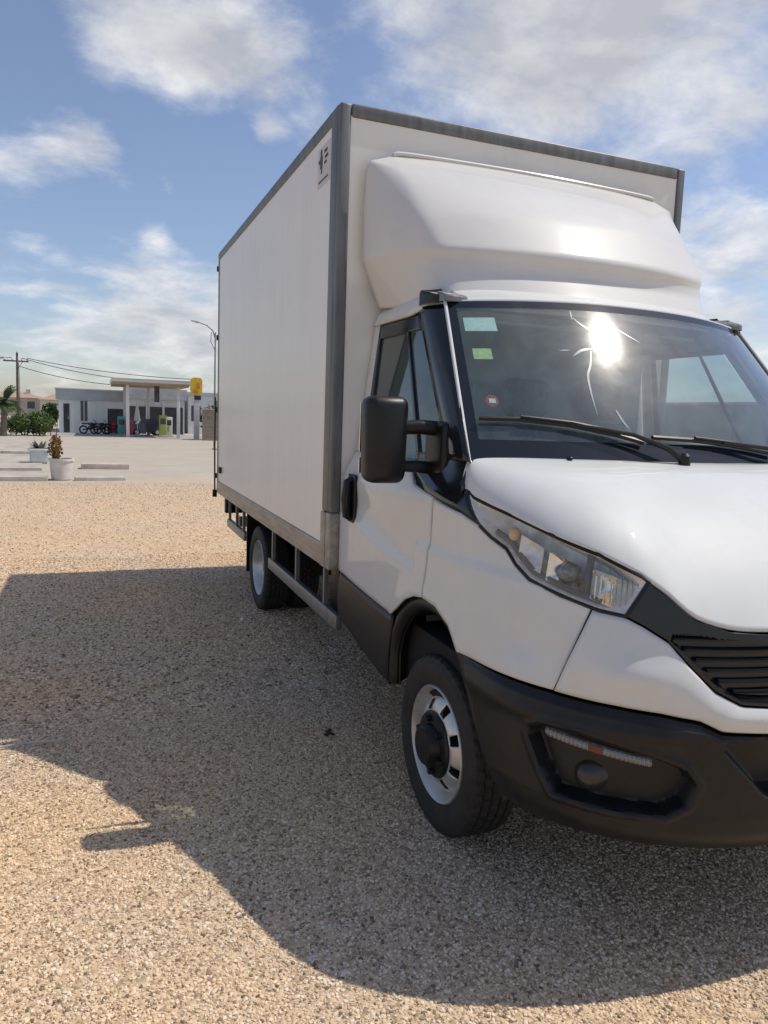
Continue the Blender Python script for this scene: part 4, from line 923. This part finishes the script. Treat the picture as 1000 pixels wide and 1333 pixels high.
def station():
    t = thing('petrol_station', 'long low white petrol station building with a grey parapet and dark shop openings', 'building', (0, 48, 0))
    MB().box((-4.28, 0, 0), (-.35, 8, 2.05)).build('wall', M['wwall'], t, False)
    MB().box((-.345, 1.4, 0), (3.45, 8, 2.3)).build('wall', M['lgrey'], t, False)
    MB().box((-4.45, -.18, 2.052), (-.2, 8.1, 2.68)).build('parapet', M['gwall'], t, False)
    MB().box((-.195, 1.2, 2.302), (3.6, 8.1, 3.0)).build('parapet', M['gwall'], t, False)
    MB().box((-4.5, -.24, 2.685), (-.15, 8.15, 2.76)).build('coping', M['lgrey'], t, False)
    for x0, x1, z1 in ((-4.02, -3.68, 1.8),): 
        d = MB().box((x0, -.04, 0), (x1, .02, z1)).build('door', M['shade'], t, False); MB().box((x1 - .09, -.08, .85), (x1 - .05, -.03, 1.0)).build('handle', M['silver'], d, False)
    for x in (-2.95, -2.72):
        f = MB().box((x - .08, -.035, .75), (x + .08, .02, 2.0)).build('window', M['glassd'], t, False); MB().box((x - .11, -.05, .69), (x + .11, .0, .748)).build('sill', M['lgrey'], f, False)
    for x0, x1 in ((-3.45, -3.12), (-2.5, -2.1), (-2.06, -1.66)):
        MB().box((x0, -.025, .10), (x1, .01, 1.95)).build('cladding_panel', M['cwhite'], t, False)
    for x0, x1, z1 in ((-1.45, -.42, 1.58),): MB().box((x0, -.03, 0), (x1, .05, z1)).build('shop_opening', M['shade'], t, False)
    for x0, x1, z1 in ((-.2, .95, 1.8), (1.1, 2.0, 1.8), (2.15, 3.35, 1.8)): MB().box((x0, 1.37, 0), (x1, 1.45, z1)).build('shop_opening', M['shade'], t, False)
    for x in (1.02, 2.08): MB().box((x - .06, 1.32, 0), (x + .06, 1.42, 2.2)).build('pilaster', M['cwhite'], t, False)
    struct(link('forecourt', [(-4.6, 41.5, .004), (4.8, 41.5, .004), (4.8, 48.2, .004), (-4.6, 48.2, .004)], [[0, 1, 2, 3]], M['apron'], None, False))
    c = thing('canopy', 'flat forecourt canopy with white edge and tan underside beside the yellow sign', 'canopy', (0, 42, 0))
    MB().box((-1.25, .06, 2.96), (2.92, 5.6, 3.06)).build('soffit', M['ctan'], c, False)
    MB().box((-1.3, 0, 3.065), (2.97, 5.66, 3.30)).build('fascia', M['cwhite'], c, False)
    MB().box((-1.3, -.012, 3.24), (2.97, -.002, 3.31)).build('fascia_band', M['gwall'], c, False); MB().box((-1.3, -.012, 3.07), (2.97, -.002, 3.13)).build('fascia_band', M['ctan'], c, False)
    for x, y in ((-.45, .5), (.95, 4.9), (2.35, .5), (-.45, 4.9)): MB().box((x - .09, y - .09, 0), (x + .09, y + .09, 2.955), .01).build('column', M['cwhite'], c)
    MB().box((1.0, .3, 2.05), (1.28, .38, 2.955)).build('hanging_board', M['shade'], c, False)
station()
def pump(label, x, y, mt, h):
    t = thing('fuel_pump', label, 'fuel pump', (x, y, 0), 0, 'fuel pumps under the canopy')
    MB().box((-.26, -.18, 0), (.26, .18, .1), .01).build('plinth', M['conc'], t); MB().box((-.22, -.15, .102), (.22, .15, h), .03).build('cabinet', mt, t)
    MB().box((-.16, -.165, h * .58), (.16, -.145, h * .85), .004).build('display', M['glassd'], t); b = MB(); b.tube([(.23, -.05, h * .8), (.36, -.1, h * .5), (.30, -.1, .3), (.24, -.08, h * .45)], .018, 6); b.build('hose', M['plastic'], t)
pump('red fuel pump at the front of the forecourt, left of the canopy middle', -.35, 43.6, M['redp'], .95)
pump('teal and white fuel pump behind the red one', -.72, 44.6, M['teal'], 1.15)
pump('lime green fuel pump near the right forecourt column', 1.62, 44.2, M['lime'], 1.3)
pump('white fuel pump beside the right column of the canopy', 2.0, 44.8, M['cwhite'], 1.2)
def motorbike(label, x, y, rz, paint):
    t = thing('motorbike', label, 'motorbike', (x, y, 0), rz, 'motorbikes parked by the shop')
    for px in (-.42, .42): MB().tube([(px + .22 * math.cos(a), 0, .26 + .22 * math.sin(a)) for a in np.linspace(0, 2 * math.pi, 21)], .045, 8, False).lathe([(0, -.03), (.05, -.03), (.05, .03), (0, .03)], 10, (px, 0, .26), 'y', False).build('wheel', M['rubber'], t)
    MB().tube([(-.42, 0, .26), (-.1, 0, .30), (.15, 0, .35), (.30, 0, .62)], [.03, .05, .05, .03], 8).tube([(.42, 0, .26), (.28, 0, .72), (.25, 0, .80)], .025, 6).build('frame', M['dark'], t)
    MB().ell((.05, 0, .60), (.20, .10, .11)).ell((.0, 0, .38), (.18, .1, .12)).build('fuel_tank', paint, t); MB().box((-.52, -.09, .58), (-.08, .09, .66), .03).build('seat', M['plastic'], t)
    MB().tube([(.20, -.26, .84), (.25, 0, .82), (.20, .26, .84)], .018, 6).build('handlebar', M['dark'], t); MB().ell((.34, 0, .72), (.06, .07, .07)).build('headlight', M['silver'], t)
motorbike('leftmost dark motorbike parked against the white station wall', -2.45, 46.6, .25, M['navy'])
motorbike('dark motorbike in the middle of the row by the white wall', -1.85, 46.4, -.3, M['dark'])
motorbike('motorbike with a red tank at the end of the row, near the shop opening', -1.2, 46.5, .4, M['redp'])
def parked_car():
    t = thing('parked_car', 'dark small car parked under the canopy in front of the shop openings', 'car', (.75, 46.2, 0), .15)
    pr = [(-1.0, .22), (-1.02, .5), (-.85, .62), (-.55, .70), (-.35, 1.0), (.45, 1.04), (.85, .75), (1.0, .65), (1.02, .3), (.98, .22)]
    n = len(pr); b = MB(); vs = []
    for yy, k in ((-.42, .9), (-.40, 1), (.40, 1), (.42, .9)):
        for x, z in pr: vs.append((x, yy * (1 if z < .72 else .86), z))
    fs = [[i * n + j, i * n + (j + 1) % n, (i + 1) * n + (j + 1) % n, (i + 1) * n + j] for i in range(3) for j in range(n)] + [list(range(n))[::-1], [3 * n + j for j in range(n)]]
    b.add(vs, fs).build('body', M['navy'], t)
    for s in (-1, 1): MB().add([(-.42, s * .405, .72), (.6, s * .405, .74), (.40, s * .37, .98), (-.28, s * .37, .96)], [[0, 1, 2, 3] if s < 0 else [3, 2, 1, 0]]).build('window', M['glassd'], t, False)
    for x in (-.62, .62):
        for s in (-1, 1): w = MB().lathe([(0, -.06), (.14, -.06), (.2, -.05), (.21, 0), (.2, .05), (.14, .06), (0, .06)], 20, (x, s * .38, .21), 'y', False).build('wheel', M['rubber'], t); MB().lathe([(0, -.07), (.11, -.07), (.12, -.055)], 14, (x, s * .385, .21), 'y', False).build('rim', M['silver'], w)
parked_car()
def parasol():
    t = thing('parasol', 'closed white parasol standing under the canopy right of the red pump', 'parasol', (.22, 45.6, 0)); MB().tube([(0, 0, 0), (0, 0, 2.1)], .025, 6).build('pole', M['silver'], t); MB().lathe([(.20, .10 + .8), (.17, 1.1), (.10, 1.6), (.03, 2.0), (0, 2.03)], 10, cap=False).build('canopy', M['cwhite'], t, False); MB().lathe([(0, 0), (.22, 0), (.2, .08), (0, .1)], 14).build('foot', M['conc'], t)
parasol()
def station_sign():
    t = thing('station_sign', 'yellow station sign on a grey post at the right end of the canopy', 'sign', (3.14, 40.6, 0))
    MB().box((-.13, -.1, 0), (.17, .1, 2.45), .01).build('post', M['gwall'], t); n = 22; vs = [(0, 0)] + [(.32 * math.copysign(abs(math.cos(a)) ** .45, math.cos(a)), .48 * math.copysign(abs(math.sin(a)) ** .45, math.sin(a))) for a in np.linspace(0, 2 * math.pi, 57)[:-1]]
    m_ = len(vs); V = [(x, -.09, 3.0 + z) for x, z in vs] + [(x, .09, 3.0 + z) for x, z in vs]; F = []
    for k in range(1, m_): j = k % (m_ - 1) + 1; F += [[0, k, j], [m_, m_ + j, m_ + k], [k, m_ + k, m_ + j, j]]
    MB().add(V, F).build('sign_panel', M['yellow'], t, False); MB().box((-.16, -.11, 2.62), (.10, -.092, 2.85), .004).box((.02, -.108, 2.86), (.2, -.094, 3.2), .004).build('sign_patch', M['orange'], t)
    MB().box((-.12, -.14, 2.25), (.25, .14, 2.50), .02).build('bracket', M['dark'], t)
station_sign()
def right_wall():
    t = thing('block_wall', 'brown block wall standing right of the station sign by the truck', 'wall', (3.42, 40, 0))
    M['brown'] = mat('brown_blocks', (.30, .245, .19), .9, var=.2, vscale=6, bump=.2)
    MB().box((.01, .03, 0), (3.4, .30, 1.70)).build('wall', M['conc'], t, False)
    me = None
    for r in range(9):
        for c in range(9):
            x0 = c * .4 - (.2 if r % 2 else 0); 
            a, b = max(0, x0 + .008), min(3.41, x0 + .392)
            if b - a < .05: continue
            MB().box((a, uni(-.004, .004), r * .19 + .006), (b, .031, r * .19 + .184)).build('block', M['brown'], t, False)
    MB().box((-.03, -.04, 1.712), (3.44, .34, 1.77), .01).build('coping', M['conc2'], t)
right_wall()
random.seed(12)
shrub('dark green shrub rising behind the brown block wall', 4.1, 41.2, .7, 2.25, 500)
def yard_wall():
    t = thing('yard_wall', 'long plain grey green wall across the yard, seen only through the cab window', 'wall', (15, 8, 0))
    MB().box((0, 0, 0), (.2, 30, 2.35)).build('wall', M['yardwall'], t, False); MB().box((-.04, -.02, 2.352), (.24, 30.02, 2.43), .01).build('coping', M['conc'], t)
    for k in range(11): MB().box((-.10, k * 3 - .15 if k else 0, 0), (-.002, k * 3 + .15, 2.35)).build('pier', M['yardwall'], t, False)
M['yardwall'] = mat('grey_green_render', (.20, .22, .19), .9, var=.2, vscale=1.5)
yard_wall()
def grey_building():
    t = thing('grey_building', 'plain grey flat roofed building behind the brown wall and the station sign', 'building', (4.0, 52, 0))
    MB().box((0, 0, 0), (7, 7, 2.7)).build('wall', M['lgrey'], t, False); MB().box((-.12, -.12, 2.705), (7.12, 7.12, 2.95)).build('parapet', M['gwall'], t, False); MB().box((.2, -.03, .9), (.85, .03, 2.0)).build('window', M['glassd'], t, False)
grey_building()
# ---------------------------------------------------------------- lamp, pole and wires
def street_lamp():
    t = thing('street_lamp', 'tall thin grey street lamp with a curved arm beside the rear of the truck body', 'street lamp', (2.60, 30, 0))
    MB().tube([(0, 0, 0), (0, 0, 2.5), (.01, 0, 4.95)], [.045, .038, .03], 10).build('pole', M['alu'], t)
    MB().tube([(.01, 0, 4.7), (-.10, 0, 5.02), (-.35, 0, 5.22), (-.72, 0, 5.33)], [.03, .028, .026, .024], 8).build('arm', M['alu'], t); MB().tube([(-.62, 0, 5.31), (-.75, 0, 5.335), (-1.0, 0, 5.37)], [.03, .06, .03], 10).build('lamp_head', M['gwall'], t)
    MB().tube([(.0, 0, 4.2), (-.18, 0, 4.55), (-.16, 0, 4.95)], .015, 6).build('brace', M['alu'], t); MB().box((-.1, -.1, 0), (.1, .1, .03)).build('base_plate', M['dark'], t, False)
street_lamp()
M['wood'] = mat('weathered_wood', (.16, .13, .11), .9, var=.3, vscale=10)
def utility_pole():
    t = thing('utility_pole', 'wooden utility pole with a crossarm and insulators behind the hedge', 'utility pole', (-7.17, 55, 0))
    MB().tube([(0, 0, 0), (0, 0, 2.5), (.02, 0, 5.15)], [.10, .085, .07], 10).build('pole', M['wood'], t); MB().box((-.85, -.05, 4.55), (.75, .05, 4.65), .01).build('crossarm', M['wood'], t)
    for x in (-.75, -.3, .3, .65): MB().lathe([(0, 0), (.03, 0), (.055, .05), (.035, .08), (.055, .11), (.02, .18), (0, .18)], 10, (x, 0, 4.65)).build('insulator', M['cwhite'], t)
    MB().tube([(.35, 0, 4.55), (.05, 0, 4.1)], .02, 6).build('brace', M['wood'], t)
    MB().tube([(.02, 0, 4.9), (.08, -.2, 5.1), (.02, -.3, 5.2)], .03, 6).build('bracket', M['dark'], t)
    MB().tube([(.12, -.1, 4.5), (.14, -.1, 2.5), (.12, -.1, .1)], .02, 5).build('down_cable', M['dark'], t)
utility_pole()
def wire(label, a, b, sag):
    a = Vector(a); b = Vector(b); pts = [a.lerp(b, i / 24) - Vector((0, 0, 4 * sag * (i / 24) * (1 - i / 24))) for i in range(25)]
    o = MB().tube(pts, .022, 5).build('overhead_wire', M['dark']); o['label'] = label; o['category'] = 'wire'; o['group'] = 'overhead wires'
wire('upper overhead wire running from the pole towards the canopy roof', (-6.52, 55, 4.83), (4.5, 49.5, 3.75), .25)
wire('second overhead wire just below the upper one, running right from the pole', (-6.87, 55, 4.83), (3.9, 49.7, 3.55), .45)
wire('lowest overhead wire dipping from the pole to the station parapet', (-7.0, 54.8, 4.25), (-.5, 49, 3.1), .22)
wire('wire leaving the crossarm to the left edge', (-7.47, 55, 4.83), (-22, 58, 5.4), .6)
wire('lower wire leaving the pole to the left edge', (-7.92, 55, 4.83), (-22, 57, 4.7), .5)
# ---------------------------------------------------------------- litter and a painted sliver of sunlight on the gravel
random.seed(3)
o = MB().add([(0, 0, .004), (.03, .006, .016), (.045, .03, .006), (.012, .036, .02), (.02, .018, .028)], [[0, 1, 4], [1, 2, 4], [2, 3, 4], [3, 0, 4]]).build('paper_scrap', M['sticker'], None, False)
o.location = (-1.16, 3.08, .004); o['label'] = 'crumpled white scrap lying on the shaded gravel near the rear wheel'; o['category'] = 'litter'
b = MB(); leaves(b, (0, 0, .012), (.022, .022, .010), 5, .035, .1); o = b.build('dry_leaf', M['soil'], None, False); o.location = (-1.10, .90, .006); o['label'] = 'small dark dry leaf lying on the shaded gravel left of the front wheel'; o['category'] = 'leaf'
o = MB().tube([(-.17, 0, .012), (-.05, .004, .016), (.08, -.003, .013), (.17, .002, .012)], [.004, .006, .006, .003], 6).build('sun_sliver', M['conc'], None); o.location = (-2.46, 1.205, .004); o.rotation_euler = (0, 0, -.02); o['label'] = 'thin pale rod standing for a sliver of sunlight on the shaded gravel at the left edge'; o['category'] = 'painted light'  # pale rod added in place of a sunlit gap in the truck's shadow
